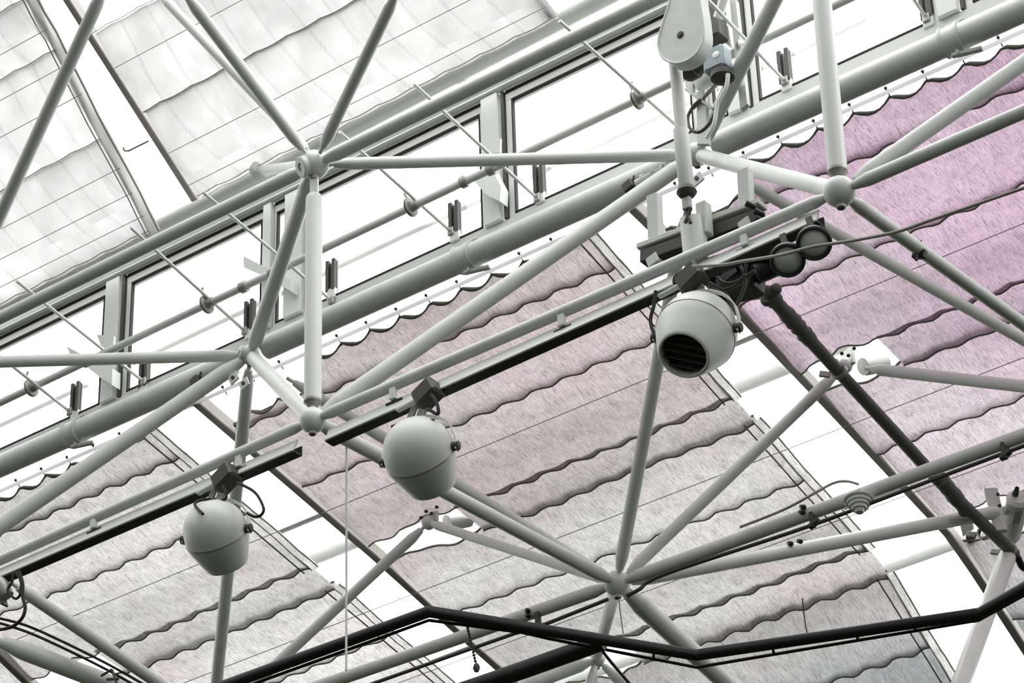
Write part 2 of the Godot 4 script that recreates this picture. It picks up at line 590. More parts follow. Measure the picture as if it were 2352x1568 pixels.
		b.grid([[q[0], q[1]], [q[3], q[2]]], [[Vector2(q[0].x, q[0].z), Vector2(q[1].x, q[1].z)], [Vector2(q[3].x, q[3].z), Vector2(q[2].x, q[2].z)]], [[cc, cc], [cc, cc]])
		part("added_blind", b, M.sheer if q[4] == 1 else M.cloth, rest)

func window(number: int, u0: float, u1: float, label: String) -> void:
	var t := thing("window_%d" % number, label, "window", CAM + Vector3((u0 + u1) / 2, 9.03, -10.40), "", "structure")
	var lo := 9.035
	var hi := 9.88
	var f := minf(0.042, (u1 - u0) * 0.2)
	var z := -10.39
	for s in [["sash_rail", u0, u1, lo, lo + 0.022], ["sash_rail", u0, u1, hi - 0.05, hi]]:
		var b := MB.new()
		b.box(CAM + Vector3((s[1] + s[2]) / 2, (s[3] + s[4]) / 2, z), Vector3((s[2] - s[1]) / 2, 0, 0), Vector3(0, (s[4] - s[3]) / 2, 0), Vector3(0, 0, 0.025), 0.003)
		part(s[0], b, M.alu, t)
	for s in [[u0, u0 + f], [u1 - f * 0.6, u1]]:
		var b := MB.new()
		b.box(CAM + Vector3((s[0] + s[1]) / 2, (lo + hi) / 2, z - 0.001), Vector3((s[1] - s[0]) / 2, 0, 0), Vector3(0, (hi - lo) / 2 - 0.001, 0), Vector3(0, 0, 0.024), 0.003)
		part("sash_stile", b, M.white, t)
	var g := MB.new()
	for s in [[u0 + f, u1 - f * 0.6, lo + 0.022, lo + 0.034], [u0 + f, u1 - f * 0.6, hi - 0.058, hi - 0.05], [u0 + f, u0 + f + 0.008, lo + 0.02, hi - 0.05], [u1 - f * 0.6 - 0.006, u1 - f * 0.6, lo + 0.02, hi - 0.05]]:
		g.box(CAM + Vector3((s[0] + s[1]) / 2, (s[2] + s[3]) / 2, z + 0.016), Vector3((s[1] - s[0]) / 2, 0, 0), Vector3(0, (s[3] - s[2]) / 2, 0), Vector3(0, 0, 0.012), 0.001)
	part("gasket", g, M.rubber, t)
	var s := MB.new()
	s.box(CAM + Vector3((u0 + u1) / 2, hi + 0.012, z + 0.01), Vector3((u1 - u0) / 2, 0, 0), Vector3(0, 0.014, 0), Vector3(0, 0, 0.014), 0.001)
	part("head_gap_shade", s, M.rubber, t)  # black strip stands in for the shadow gap over the sash
	var p := MB.new()
	p.box(CAM + Vector3((u0 + u1) / 2, (lo + hi) / 2, z - 0.004), Vector3((u1 - u0) / 2 - f * 0.7, 0, 0), Vector3(0, (hi - lo) / 2 - 0.03, 0), Vector3(0, 0, 0.004), 0.0005)
	part("pane", p, M.glass, t)

# ---- the frame of painted tubes
func frame_tubes() -> void:
	var a1 := pw(722, 378, W1)
	var b1 := pw(1871, -182, W1)
	var z1 := a1 + (a1 - b1)
	var a2 := pw(575, 815, W2)
	var b2 := pw(1600, 355, W2)
	var c2 := b2 + (b2 - a2)
	var z2 := a2 - (b2 - a2)
	var a3 := pw(718, 965, W1)
	var b3 := pw(1928, 440, W1)
	var c3 := b3 + (b3 - a3)
	var z3 := pw(-330, 1434, W1)
	var q1 := pw(1417, 1340, W4)
	var q0 := pw(488, 1660, W4)
	var q2 := pw(2587, 914, W4)
	var k1 := pr(985, 1200, -0.10)
	var k2 := pr(1940, 840, -0.10)
	var e1 := pr(1370, 1512, -0.10)
	var e2 := pr(2345, 1165, -0.10)
	var f1 := q1 + Vector3(0, -0.42, -2.2)
	var bal := "ball joints of the tube frame"
	nodeball("ball joint under the white screens where the top chord meets the vertical tube", a1, 0.078, lens_to_world(Vector3(-0.85, 0.2, -0.5)))
	nodeball("ball joint where the left horizontal strut meets the gutter", a2, 0.06, lens_to_world(Vector3(-0.9, -0.2, -0.3)))
	nodeball("ball joint behind the actuator tube at the gutter", b2, 0.065)
	nodeball("pale ball joint on the lamp rail between the two egg-shaped lamps", a3, 0.066)
	nodeball("round ball joint with an eye bolt in front of the pink screen", b3, 0.072)
	nodeball("ball joint at the centre of the star of lower tubes", q1, 0.074)
	nodeball("ball joint behind the black track at the bottom edge", e1, 0.06)
	# chords
	strut("top chord tube running from the left edge to the ball joint under the white screens", z1, a1, 31, 0.0, 0.06)
	strut("top chord tube running up to the chain drive cover at the top edge", a1, b1, 35, 0.06, 0.0)
	strut("lamp rail chord tube at the left edge above the first lamp", z3, a3, 25, 0.0, 0.05)
	strut("lamp rail chord tube between the pale ball joint and the round eye-bolt joint", a3, b3, 29, 0.05, 0.06)
	strut("lamp rail chord tube rising to the right edge across the pink screen", b3, c3, 35, 0.07, 0.0)
	strut("lower chord tube running down left behind the black track", q0, q1, 30, 0.0, 0.07)
	strut("lower chord tube carrying the ringed cone at right", q1, q2, 33, 0.07, 0.0)
	# uprights
	upright("pale vertical tube with a grey foot between top chord and lamp rail at left", a1, a3, 40)
	upright("pale vertical tube at the top right ending above the eye-bolt ball joint", b1, b3, 45)
	# window-side web
	strut("dark slanting tube left of the vertical tube in front of the paired posts", a1, a2, 35, 0.09, 0.08)
	strut("dark slanting tube right of the grey gearbox at the top", b1, b2, 37, 0.0, 0.08)
	strut("horizontal tube entering at the left edge below the windows", z1, a2, 28, 0.0, 0.07)
	strut("horizontal tube crossing the middle windows to the actuator", a1, b2, 29, 0.10, 0.06)
	strut("long diagonal tube crossing the pink screen from lamp rail to actuator", b2, a3, 39, 0.05, 0.06)
	strut("long diagonal tube at the left edge below the gutter", a2, z3, 38, 0.06, 0.0)
	strut("diagonal tube from the eye-bolt joint up to the right edge", b3, c2, 37, 0.09, 0.0)
	flat_strut("pale flattened strut between gutter joint and lamp rail joint at left", a2, a3, 37)
	flat_strut("pale flattened strut with streaks between actuator and eye-bolt joint", b2, b3, 39)
	# tubes that meet at the lower joints
	strut("tube with dark underside running from behind the second lamp to the star joint", a3, q1, 34, 0.05, 0.08)
	strut("upper of the twin tubes beside the second lamp running to the star joint", a2, q1, 27, 0.3, 0.09)
	strut("steep tube dropping from behind the large lamp to the star joint", b2, q1, 31, 0.35, 0.09)
	strut("steep tube dropping behind the leftmost lamp to the bottom edge", a2, q0, 29, 0.09, 0.1)
	strut("thin tube from the white roof opening to the star joint", k1, q1, 23, 0.03, 0.09)
	strut("slanting tube from the left roof opening down to the black track", k1, q0, 25, 0.06, 0.1)
	strut("slanting tube from the pipe clamp down to the star joint", k2, q1, 28, 0.07, 0.09)
	strut("tube from the right roof opening to the right edge", k2, q2, 29, 0.22, 0.1)
	strut("dark tube from the eye-bolt joint down to the right edge", b3, q2, 32, 0.08, 0.1)
	strut("paler tube beside the dark one running under the pink screen to the right edge", b2, q2, 27, 0.3, 0.1)
	strut("tube with two black screws running right from the star joint to the end bracket", q1, e2, 32, 0.09, 0.1)
	strut("short tube under the star joint that passes behind the black track", q1, e1, 27, 0.09, 0.06)
	strut("thick dark tube running down right from the star joint", q1, f1, 44, 0.1, 0.0)
	strut("thick tube dropping from the right end bracket to the bottom edge", pr(2322, 1255, -0.2), pw(2192, 1610, 13.1), 43, 0.0, 0.0)
	strut("bright tube with dark underside at the bottom left corner", pw(2, 1474, 10.7), q0, 44, 0.0, 0.1)
	strut("pale double tube rising to the hanging cables at the bottom left", pw(40, 1347, 10.3), q0 + Vector3(0, 0.02, 0), 29, 0.0, 0.12)
	strut("grey tube leaving the bottom joint towards the left under the black bar", e1, pw(1190, 1580, 13.2), 34, 0.06, 0.0)
	strut("grey tube leaving the bottom joint towards the lower right corner of the screen", e1, pw(1480, 1610, 14.0), 30, 0.07, 0.0)
	strut("dark vertical tube under the bottom joint", e1, pw(1345, 1620, 13.7), 26, 0.07, 0.0)
	# upper roof tubes
	strut("dark tube rising left from the top chord joint in front of the white screens", a1, pw(430, -8, 8.35), 29, 0.10, 0.0)
	strut("pale tube behind the dark one in front of the white screens", a1 + Vector3(-0.02, 0.06, -0.06), pw(372, -8, 8.85), 23, 0.11, 0.0)
	strut("slanting tube rising right from the top chord joint to the top edge", a1, pw(907, -8, 8.6), 29, 0.14, 0.0)
	strut("slanting tube crossing the top left corner in front of the white screens", pw(-20, 540, 8.9), pw(236, -20, 8.3), 31, 0.0, 0.0)
	var t := strut("short pale arm from the top chord joint to the eaves tube", a1, pw(600, 392, 10.15), 26, 0.04, 0.0)
	var b := MB.new()
	b.lathe(pw(596, 393, 10.13), lens_to_world(Vector3(-0.4, 0.5, 0.4)), [Vector2(-0.02, 0.0), Vector2(-0.02, 0.06), Vector2(0.02, 0.06), Vector2(0.02, 0)], 18)
	part("end_plate", b, M.paint, t)
	# plate clusters where the roof rests on the tubes
	for s in [[k1, "white bolted bracket in the left roof opening"], [k2, "bolted bracket with pale cover in the right roof opening"], [e2, "tall bolted plate bracket at the right edge"]]:
		roof_bracket(s[0], s[1], s[0] == e2)
	# eye under the round joint
	for s in [["white clevis plates beside the left gutter joint", pw(552, 850, W2 - 0.05)], ["small bolted plates under the actuator joint", pw(1585, 380, W2 - 0.05)]]:
		var th := thing("clevis", s[0], "bracket", s[1])
		for o in [[-0.03, -0.05], [0.05, -0.12]]:
			var c := MB.new()
			c.box(s[1] + Vector3(o[0], o[1], 0.02), Vector3(0.03, 0.012, 0), Vector3(-0.012, 0.03, 0), Vector3(0, 0, 0.006), 0.003)
			part("plate", c, M.white, th)
			c = MB.new()
			c.lathe(s[1] + Vector3(o[0], o[1], 0.02), Vector3(0, 0, 1), [Vector2(0, 0.012), Vector2(0.014, 0.012), Vector2(0.014, 0)], 6, 10)
			part("bolt", c, M.dark, th)

func upright(label: String, a: Vector3, b: Vector3, px: float) -> void:
	var d := (b - a).normalized()
	var r := px * 0.5 * depth((a + b) / 2.0) / F
	var t := thing("roof_strut", label, "strut", b)
	var p := a + d * 0.19
	var q := b - d * 0.115
	var m := MB.new()
	m.lathe(p, d, [Vector2(0.0, r * 0.55), Vector2(0.006, r * 0.8), Vector2(0.02, r * 0.95), Vector2(0.04, r), Vector2((q - p).length(), r)], 32)
	part("tube", m, M.white, t)
	m = MB.new()
	m.lathe(q, d, [Vector2(0.0, r * 1.03), Vector2(0.012, r * 1.03), Vector2(0.035, r * 0.55), Vector2(0.035, 0.0)], 32)
	part("foot_cap", m, M.steel, t, "grey conical foot cap")
	m = MB.new()
	m.tube([q + d * 0.03, b], r * 0.36, 12)
	part("pin", m, M.white, t)
	m = MB.new()
	m.box(a + d * 0.15, d * 0.06, d.cross(Vector3(0.5, 0, 1)).normalized() * r * 0.5, d.cross(d.cross(Vector3(0.5, 0, 1))).normalized() * 0.012, 0.006)
	part("lug", m, M.white, t)

func flat_strut(label: String, a: Vector3, b: Vector3, px: float) -> void:
	var d := (b - a).normalized()
	var r := px * 0.5 * depth((a + b) / 2.0) / F
	var t := thing("roof_strut", label, "strut", (a + b) / 2.0)
	var l := (b - a).length()
	var m := MB.new()
	m.tube([a + d * 0.05, a + d * 0.07, a + d * 0.10, a + d * 0.2, b - d * 0.2, b - d * 0.06], [r * 0.45, r * 0.75, r * 0.95, r, r, r * 0.95], 28, true, 0.8, lens_to_world(Vector3(0, 0, -1)))
	part("tube", m, M.paint, t)
	m = MB.new()
	m.tube([a, a + d * 0.09], r * 0.4, 12)
	m.tube([b - d * 0.1, b], r * 0.4, 12)
	part("pin", m, M.paint, t)

func roof_bracket(at: Vector3, label: String, tall: bool) -> void:
	var t := thing("roof_bracket", label, "bracket", at)
	var m := MB.new()
	m.ball(at, 0.045, 18)
	part("ball", m, M.paint, t)
	m = MB.new()
	if tall:
		m.box(pr(2287, 1172, -0.16), Vector3(0.012, 0, 0.02), Vector3(0, 0.13, 0.03), Vector3(0.035, 0, -0.015), 0.003)
	else:
		m.box(at + Vector3(0.015, 0.05, -0.02), Vector3(0.05, 0.0, 0.02), Vector3(0.0, 0.055, 0.0), Vector3(0.004, 0, -0.012), 0.003)
	part("plate", m, M.alu, t)
	m = MB.new()
	m.lathe(at + Vector3(0.06, 0.02, -0.1), Vector3(0.3, 0.3, -0.6), [Vector2(0, 0.0), Vector2(0, 0.05), Vector2(0.03, 0.055), Vector2(0.16, 0.055), Vector2(0.16, 0)], 18)
	part("sleeve", m, M.white, t)
	for k in 4:
		var c := MB.new()
		var p := at + Vector3(-0.03 + 0.04 * k, 0.03 + 0.03 * (k % 2), 0.035)
		if tall: p = pr(2292 + 4 * (k % 2), 1135 + 26 * k, -0.2)
		c.lathe(p, Vector3(0.3, -0.5, 0.8), [Vector2(-0.01, 0.011), Vector2(0.012, 0.011), Vector2(0.012, 0)], 6, 10)
		part("bolt", c, M.dark, t)

# ---- gutter, eaves tube and purlins
func gutters() -> void:
	var pts := [[-60, 1097], [575, 815], [1600, 355], [2420, -11]]
	var names := ["thick gutter tube at left below the windows with a ring coupling", "thick gutter tube above the middle pink screen with a ring coupling", "thick gutter tube at top right above the pink screen with a ring coupling"]
	var ring := [[172, 994], [1072, 592], [2190, 92]]
	for k in 3:
		var a := pw(pts[k][0], pts[k][1], W2 + 0.02)
		var b := pw(pts[k + 1][0], pts[k + 1][1], W2 + 0.02)
		var d := (b - a).normalized()
		var t := thing("gutter_tube", names[k], "gutter", (a + b) / 2.0)
		var m := MB.new()
		m.tube([a + d * (0.12 if k > 0 else 0.0), b - d * (0.10 if k < 2 else 0.0)], 0.068, 36)
		part("tube", m, M.paint, t)
		var c := pw(ring[k][0], ring[k][1], W2 + 0.02)
		c = a + d * (c - a).dot(d)
		m = MB.new()
		m.lathe(c, d, [Vector2(-0.05, 0.068), Vector2(-0.05, 0.074), Vector2(0.05, 0.074), Vector2(0.05, 0.068)], 36)
		part("coupling", m, M.paint, t)
		for s in [-0.045, 0.045]:
			m = MB.new()
			m.lathe(c + d * s, d, [Vector2(-0.007, 0.07), Vector2(-0.007, 0.081), Vector2(0.007, 0.081), Vector2(0.007, 0.07)], 36)
			part("ring", m, M.paint, t)
		m = MB.new()
		m.bar(c + Vector3(-0.02, -0.09, 0.0), c + Vector3(0.13, -0.10, -0.03), Vector3.UP, 0.03, 0.02)
		m.bar(c + Vector3(0.01, -0.06, 0.0), c + Vector3(0.02, -0.10, 0.0), Vector3(1, 0, 0), 0.03, 0.02)
		part("saddle", m, M.white, t)
		m = MB.new()
		m.bar(c + Vector3(-0.03, 0.085, 0.0), c + Vector3(0.08, 0.09, 0.0), Vector3.UP, 0.04, 0.015)
		part("strap", m, M.paint, t)
		# the wire rail of the screen under the gutter
	var m := MB.new()
	m.strip(range(60).map(func(q): return roof(lerpf(-13.5, -3.4, q / 59.0), 10.445, -0.05)), Vector3(0, 0.2, -1), 0.045, 0.004, Color(0.42, 0.41, 0.41))
	solo("screen_rail", "pale strip under the gutter that the scalloped screens hook onto", "rail", m, M.sheer)
	for s in [[452, 884, "black clip on the gutter left of the horizontal strut"], [1447, 436, "black clip on the gutter left of the actuator"]]:
		var at := pw(s[0], s[1] - 6, W2 - 0.045)
		var t := thing("pipe_clip", s[2], "clip", at)
		m = MB.new()
		m.box(at, Vector3(0.028, 0.012, 0), Vector3(-0.01, 0.028, 0), Vector3(0, 0, 0.03), 0.006)
		part("body", m, M.dark, t)
		m = MB.new()
		m.tube([at + Vector3(0.015, 0.02, 0), at + Vector3(0.03, 0.06, 0)], 0.006, 8)
		part("strap", m, M.dark, t)
	var t := thing("conduit", "short pale ringed conduit on the gutter next to the actuator", "conduit", pw(1500, 400, W2 - 0.09))
	m = MB.new()
	m.tube([pw(1462, 424, W2 - 0.085), pw(1545, 382, W2 - 0.06)], 0.026, 16)
	part("sleeve", m, M.white, t)
	for s in [[1478, 413], [1502, 402], [1524, 391]]:
		m = MB.new()
		m.lathe(pw(s[0], s[1], W2 - 0.075), Vector3(1, 0, 0), [Vector2(-0.008, 0.025), Vector2(-0.006, 0.031), Vector2(0.006, 0.031), Vector2(0.008, 0.025)], 16)
		part("ring", m, M.paint, t)
	# eaves tube under the upper roof
	var a := pw(-60, 739, WE)
	var b := pw(1700, -170, WE)
	t = thing("eaves_tube", "bright eaves tube along the foot of the white screens", "tube", (a + b) / 2.0)
	m = MB.new()
	m.tube([a, b], 0.062, 32)
	part("tube", m, M.white, t)
	var d := (b - a).normalized()
	for s in [[1055, 163], [180, 615]]:
		var c: Vector3 = a + d * (pw(s[0], s[1], WE) - a).dot(d)
		m = MB.new()
		m.lathe(c, d, [Vector2(-0.03, 0.062), Vector2(-0.03, 0.068), Vector2(0.03, 0.068), Vector2(0.03, 0.062)], 32)
		part("sleeve", m, M.paint, t)
	# purlins above the glass
	for s in [[12.30, 0.2, "outer purlin tube seen through the gaps beside the roof openings"], [14.2, 0.2, "outer purlin tube seen in the white gap at the right"]]:
		m = MB.new()
		m.tube([roof(-13, s[0], s[1]), roof(-4, s[0], s[1])], 0.055, 28)
		solo("purlin_tube", s[2], "tube", m, M.paint)

# ---- window opening gear
func vents() -> void:
	var ws := 10.05
	var a := pw(-40, 944, ws)
	var b := pw(1990, -22, ws)
	var d := (b - a).normalized()
	var t := thing("vent_shaft", "long turning shaft with pinion wheels in front of the clerestory windows", "shaft", (a + b) / 2.0)
	var m := MB.new()
	m.tube([a, b], 0.022, 16)
	part("shaft", m, M.alu, t)
	for s in [[72, 888], [475, 693], [943, 467], [1462, 216], [1706, 104]]:
		var c: Vector3 = a + d * (pw(s[0], s[1], ws) - a).dot(d)
		m = MB.new()
		m.lathe(c, d, [Vector2(-0.012, 0.022), Vector2(-0.012, 0.05), Vector2(-0.006, 0.056), Vector2(-0.002, 0.046), Vector2(0.002, 0.046), Vector2(0.006, 0.056), Vector2(0.012, 0.05), Vector2(0.012, 0.03), Vector2(0.05, 0.028), Vector2(0.05, 0.02)], 24)
		m.tube([c + Vector3(0, 0.04, 0.02), c + Vector3(-0.015, 0.075, 0.03), c + Vector3(-0.005, 0.10, 0.03)], 0.009, 8)
		part("pinion_wheel", m, M.steel, t)
	for s in [[200, 830], [560, 655], [628, 622], [1067, 410], [1128, 380]]:
		var c: Vector3 = a + d * (pw(s[0], s[1], ws) - a).dot(d)
		m = MB.new()
		m.lathe(c, d, [Vector2(-0.02, 0.02), Vector2(-0.02, 0.034), Vector2(0.02, 0.034), Vector2(0.02, 0.02)], 16)
		part("collar", m, M.steel, t)
	# rack rods
	var rods := [[-60, 770, 160, 945, "rack rod at the left edge below the leftmost window"], [38, 645, 330, 876, "rack rod over the leftmost window post"], [300, 522, 562, 760, "rack rod across the wide left window"], [465, 440, 762, 690, "rack rod passing behind the dark slanting tube"],
		[780, 303, 1036, 532, "rack rod across the window right of the vertical tube"], [950, 192, 1234, 455, "rack rod ending beside the middle post"], [1285, 48, 1558, 292, "rack rod across the large middle window"], [1612, -15, 1803, 186, "rack rod beside the chain drive cover"], [2060, -60, 2128, 42, "rack rod at the top right corner"]]
	for r in rods:
		var rod := thing("rack_rod", r[4], "rod", pw(r[2], r[3], 10.36), "window rack rods")
		m = MB.new()
		m.tube([pw(r[0], r[1], 9.38 if r[0] != 2060 else 10.1), pw(r[2], r[3], 10.36)], 0.0095, 10)
		part("rod", m, M.white, rod)
		m = MB.new()
		m.box(pw(r[2], r[3], 10.35), Vector3(0.02, 0, 0), Vector3(0, 0.025, 0), Vector3(0, 0, 0.012), 0.005)
		part("fork", m, M.steel, rod)
	var feet := [[172, 925, "vent bracket at the left edge"], [330, 866, "vent bracket under the horizontal strut at left"], [572, 737, "vent bracket left of the paired posts"], [760, 645, "vent bracket right of the long vertical tube"], [1043, 512, "vent bracket left of the middle post"],
		[1238, 424, "vent bracket right of the middle post"], [1802, 165, "vent bracket left of the top right vertical tube"], [2127, 18, "vent bracket at the top right corner"]]
	for f in feet:
		var at := pw(f[0], f[1], 10.36)
		var v := thing("vent_bracket", "dark channel " + f[2] + " on the window sill", "bracket", at, "vent brackets on the sills")
		for s in [-0.022, 0.022]:
			m = MB.new()
			m.box(at + Vector3(s, 0.035, 0), Vector3(0.011, 0, 0), Vector3(0, 0.105, 0), Vector3(0, 0, 0.012), 0.002)
			part("cheek", m, M.dark, v)
		m = MB.new()
		m.box(at + Vector3(0, 0.03, -0.02), Vector3(0.035, 0, 0), Vector3(0, 0.105, 0), Vector3(0, 0, 0.005), 0.002)
		part("web", m, M.darkbar, v)
		m = MB.new()
		m.box(at + Vector3(0.004, -0.09, -0.004), Vector3(0.03, 0, 0), Vector3(0, 0.035, 0), Vector3(0, 0, 0.014), 0.004)
		part("foot", m, M.white, v)
	m = MB.new()
	m.tube([pw(-20, 986, 10.62), pw(1990, 44, 10.62)], 0.015, 14)
	solo("guard_rail", "thin pale rail running outside the clerestory windows", "rail", m, M.alu)
	for s in [[[[153, 795], [205, 822], [258, 846], [257, 884], [232, 868], [160, 812]], "thin white bearing plate at the first window post"], [[[559, 588], [620, 618], [668, 642], [668, 668], [612, 636], [560, 614]], "thin white bearing plate left of the dark slanting tube"],
		[[[1085, 412], [1130, 388], [1150, 428], [1148, 462], [1118, 448]], "thin white bearing plate at the middle window post"]]:
		var poly := []
		for q in s[0]: poly.append(pw(q[0], q[1], 10.27))
		m = MB.new()
		m.prism(poly, Vector3(0, 0, -0.07))
		solo("bearing_plate", s[1], "plate", m, M.white)
	for s in [[[1108, 330], [1150, 318], [1148, 350], [1108, 352], "pale tongue plate above the horizontal strut at the middle post"], [[222, 768], [262, 772], [258, 812], [236, 806], "pale tongue plate on the first window post"]]:
		var poly := []
		for q in 4: poly.append(pw(s[q][0], s[q][1], 10.26))
		m = MB.new()
		m.prism(poly, Vector3(0, 0, -0.012))
		solo("tongue_plate", s[4], "plate", m, M.white)

# ---- the shade screens of the lower roof
func pinkness(u: float, w: float) -> float:
	if u > -6.95:                                        # each cloth has its own share of pink
		return 0.62 + 0.30 * smoothstep(-6.6, -5.2, u) - 0.35 * smoothstep(11.6, 13.4, w)
	if u > -9.95:
		return 0.40 + 0.12 * smoothstep(-9.0, -7.4, u) - 0.36 * smoothstep(11.8, 12.7, w + 0.25 * (u + 8.5))
	return 0.10 + 0.06 * sin(w * 4.0 + u * 2.0)

func cloth_color(u: float, w: float, n: FastNoiseLite) -> Color:
	var t := clampf(pinkness(u, w) + 0.25 * n.get_noise_2d(u * 60.0, w * 40.0), 0.0, 1.0)
	var grey := Color(0.385, 0.386, 0.372) if u < -9.95 else Color(0.315, 0.315, 0.304)
	var pink := Color(0.325, 0.243, 0.270) if u < -6.95 else Color(0.345, 0.25, 0.312)
	var c := grey.lerp(pink, t)
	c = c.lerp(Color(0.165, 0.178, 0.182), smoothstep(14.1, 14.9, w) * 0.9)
	return c * (1.0 + 0.12 * n.get_noise_2d(u * 25.0 + 300.0, w * 25.0))

func screen_edge(k: int, w: float) -> float:
	match k:
		0: return -13.2
		1: return -10.20 - 0.075 * (w - 10.67)
		2: return -9.745 - 0.072 * (w - 10.55)
		3: return -7.06 - 0.088 * (w - 10.65)
		4: return -6.70 - 0.035 * (w - 10.56)
	return -3.5

func lower_screens() -> void:
	var n := FastNoiseLite.new()
	n.seed = 5
	n.frequency = 0.02
	n.fractal_octaves = 3
	var labels := ["grey woven shade screen at the left under the lower roof", "middle woven shade screen shading from pink to grey", "pink woven shade screen at the right under the lower roof"]
	var knots := [-12.35, -9.40, -6.46]
	for s in 3:
		var e0 := s * 2
		var e1 := s * 2 + 1
		var t := thing("shade_screen", labels[s], "shade screen", roof(screen_edge(e0, 12.0) * 0.5 + screen_edge(e1, 12.0) * 0.5, 12.0), "woven shade screens under the lower roof")
		var pitch := 0.212
		var pan := [[10.50, 10.80, 0.0], [10.78, 11.44, 0.0], [11.42, 12.115, 0.0], [12.36, 12.99, 0.0], [12.97, 13.79, 0.0], [14.04, 14.62, 0.0], [14.60, 15.3, 0.0], [12.08, 12.39, 1.0], [13.75, 14.07, 1.0]]
		for k in pan.size():
			var p: Array = pan[k]
			var flap: bool = p[2] > 0.5
			var rows := []
			var uvs := []
			var cols := []
			var nu := 92
			var nw := maxi(4, int((p[1] - p[0]) * 26.0))
			var hem_fold_line := []
			var top_hem := []
			for y in nw + 1:
				var v := float(y) / nw
				var w: float = lerpf(p[0], p[1], v)
				var row := []
				var ur := []
				var cr := []
				for x in nu + 1:
					var l := screen_edge(e0, w)
					var r := screen_edge(e1, w)
					if flap: l = knots[s] + 0.22
					var u := lerpf(l, r, float(x) / nu)
					var ph_ := (u - screen_edge(e1, 10.6)) / pitch
					var sag := absf(sin(PI * ph_))
					var low := smoothstep(0.55, 1.0, v)
					var hi := 1.0 - smoothstep(0.0, 0.35, v)
					var fr := fposmod(ph_ + 0.3, 1.0)
					var zig := fr / 0.62 if fr < 0.62 else (1.0 - fr) / 0.38          # the cloth zigzags between its wires
					zig = 1.0 - smoothstep(0.0, 1.0, zig * 0.8 + 0.1)
					zig = zig * (0.75 + 0.5 * n.get_noise_2d(u * 22.0, 77.0 + p[1] * 9.0))
					var ww := w + 0.040 * (zig - 0.5) * low + (0.034 * (zig - 0.5) * hi if p[0] > 10.6 and not flap else 0.0) + (0.03 * sag * hi if p[0] < 10.6 else 0.0)
					if p[0] < 10.6: ww += 0.2 * (1.0 - smoothstep(knots[s] + 0.2, knots[s] + 0.38, u)) * (1.0 - v) + 0.015 * hi
					var jig := 0.012 * n.get_noise_2d(u * 40.0 + 50.0 * k, w * 15.0)
					var off := -0.012 - 0.032 * low * (0.4 + 0.6 * sag) - 0.014 * sin(PI * v) + jig
					if p[0] < 10.6: off -= 0.025 * sag * hi
					else: off += 0.01 * hi
					if flap: off = -0.025 - 0.01 * sag + jig
					# drawn aside round the brackets that come through between two cloths
					for kn in knots:
						var near := exp(-pow((u - kn) / 0.17, 2.0))
						if absf(p[1] - 12.115) < 0.01 or absf(p[1] - 13.79) < 0.01: ww -= 0.05 * near * low
						if absf(p[0] - 12.36) < 0.01 or absf(p[0] - 14.04) < 0.01: ww += 0.07 * near * hi
					row.append(roof(u, ww, off))
					ur.append(Vector2(u, w))
					cr.append(cloth_color(u, w, n))
				rows.append(row); uvs.append(ur); cols.append(cr)
				if y == nw: hem_fold_line = row
				if y == 0: top_hem = row
			var b := MB.new()
			b.grid(rows, uvs, cols)
			var o := part("cloth_panel", b, M.cloth, t)
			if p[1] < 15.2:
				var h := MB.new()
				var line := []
				for q in hem_fold_line: line.append(q + Vector3(0, -0.005, 0.002))
				h.tube(line, 0.0052, 6)  # dark tube; along the folds it stands in for the shadow gap
				part("hem_fold_line", h, M.hem_fold_line, o)
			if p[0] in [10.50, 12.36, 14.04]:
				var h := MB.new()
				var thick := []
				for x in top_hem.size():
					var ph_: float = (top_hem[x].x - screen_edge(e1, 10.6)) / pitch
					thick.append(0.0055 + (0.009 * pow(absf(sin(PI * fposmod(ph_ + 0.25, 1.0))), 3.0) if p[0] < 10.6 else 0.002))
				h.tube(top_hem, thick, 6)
				part("hem_fold_line", h, M.hem_fold_line, o)
		# the rolled edge on the right-hand side, with its draw cord
		if s < 2:
			for wv in [[10.5, 12.12], [12.34, 13.8], [14.03, 15.2]]:
				var b := MB.new()
				var rr := MB.new()
				var line := []
				var cord := []
				for q in 25:
					var w := lerpf(wv[0], wv[1], q / 24.0)
					line.append(roof(screen_edge(e1, w) + 0.012 + 0.008 * n.get_noise_2d(w * 90.0, 3.0), w, -0.03 + 0.01 * n.get_noise_2d(w * 70.0, 9.0)))
					cord.append(roof(screen_edge(e1, w) - 0.07 + 0.006 * n.get_noise_2d(w * 60.0, 30.0), w, -0.045))
				b.strip(line, Vector3(1, 0, 0), 0.075, 0.02, Color(0.5, 0.495, 0.48))
				part("rolled_edge", b, M.cloth, t)
				rr.tube(cord, 0.005, 6)
				rr.tube(line.map(func(z): return z + Vector3(0.03, -0.006, 0)), 0.004, 6)
				rr.tube(line.map(func(z): return z + Vector3(-0.02, -0.014, 0)), 0.004, 6)
				part("draw_cord", rr, M.hem_fold_line, t)
		# hooks at the top hem
		var top := screen_edge(e1, 10.6)
		var lo := screen_edge(e0, 10.6)
		var q := 0
		while top - q * pitch > lo and q < 15:
			var at := roof(top - q * pitch, 10.505, -0.01)
			var h := MB.new()
			h.ball(at + Vector3(0, 0.022, 0.03), 0.0095, 8)
			h.tube([at + Vector3(0, -0.01, -0.01), at + Vector3(0, 0.022, 0.03)], 0.004, 6)
			part("hook", h, M.dark, t)
			q += 1
	# tension wires under the cloth
	var wires := [[11.68, "thin tension wire under the upper shade cloths"], [12.66, "thin tension wire under the second row of shade cloths"], [13.42, "thin tension wire above the bottom track"]]
	for s in wires:
		var b := MB.new()
		b.tube([roof(-13.2, s[0], -0.05), roof(-3.5, s[0], -0.05)], 0.0026, 6)
		solo("tension_wire", s[1], "wire", b, M.hem_fold_line2)

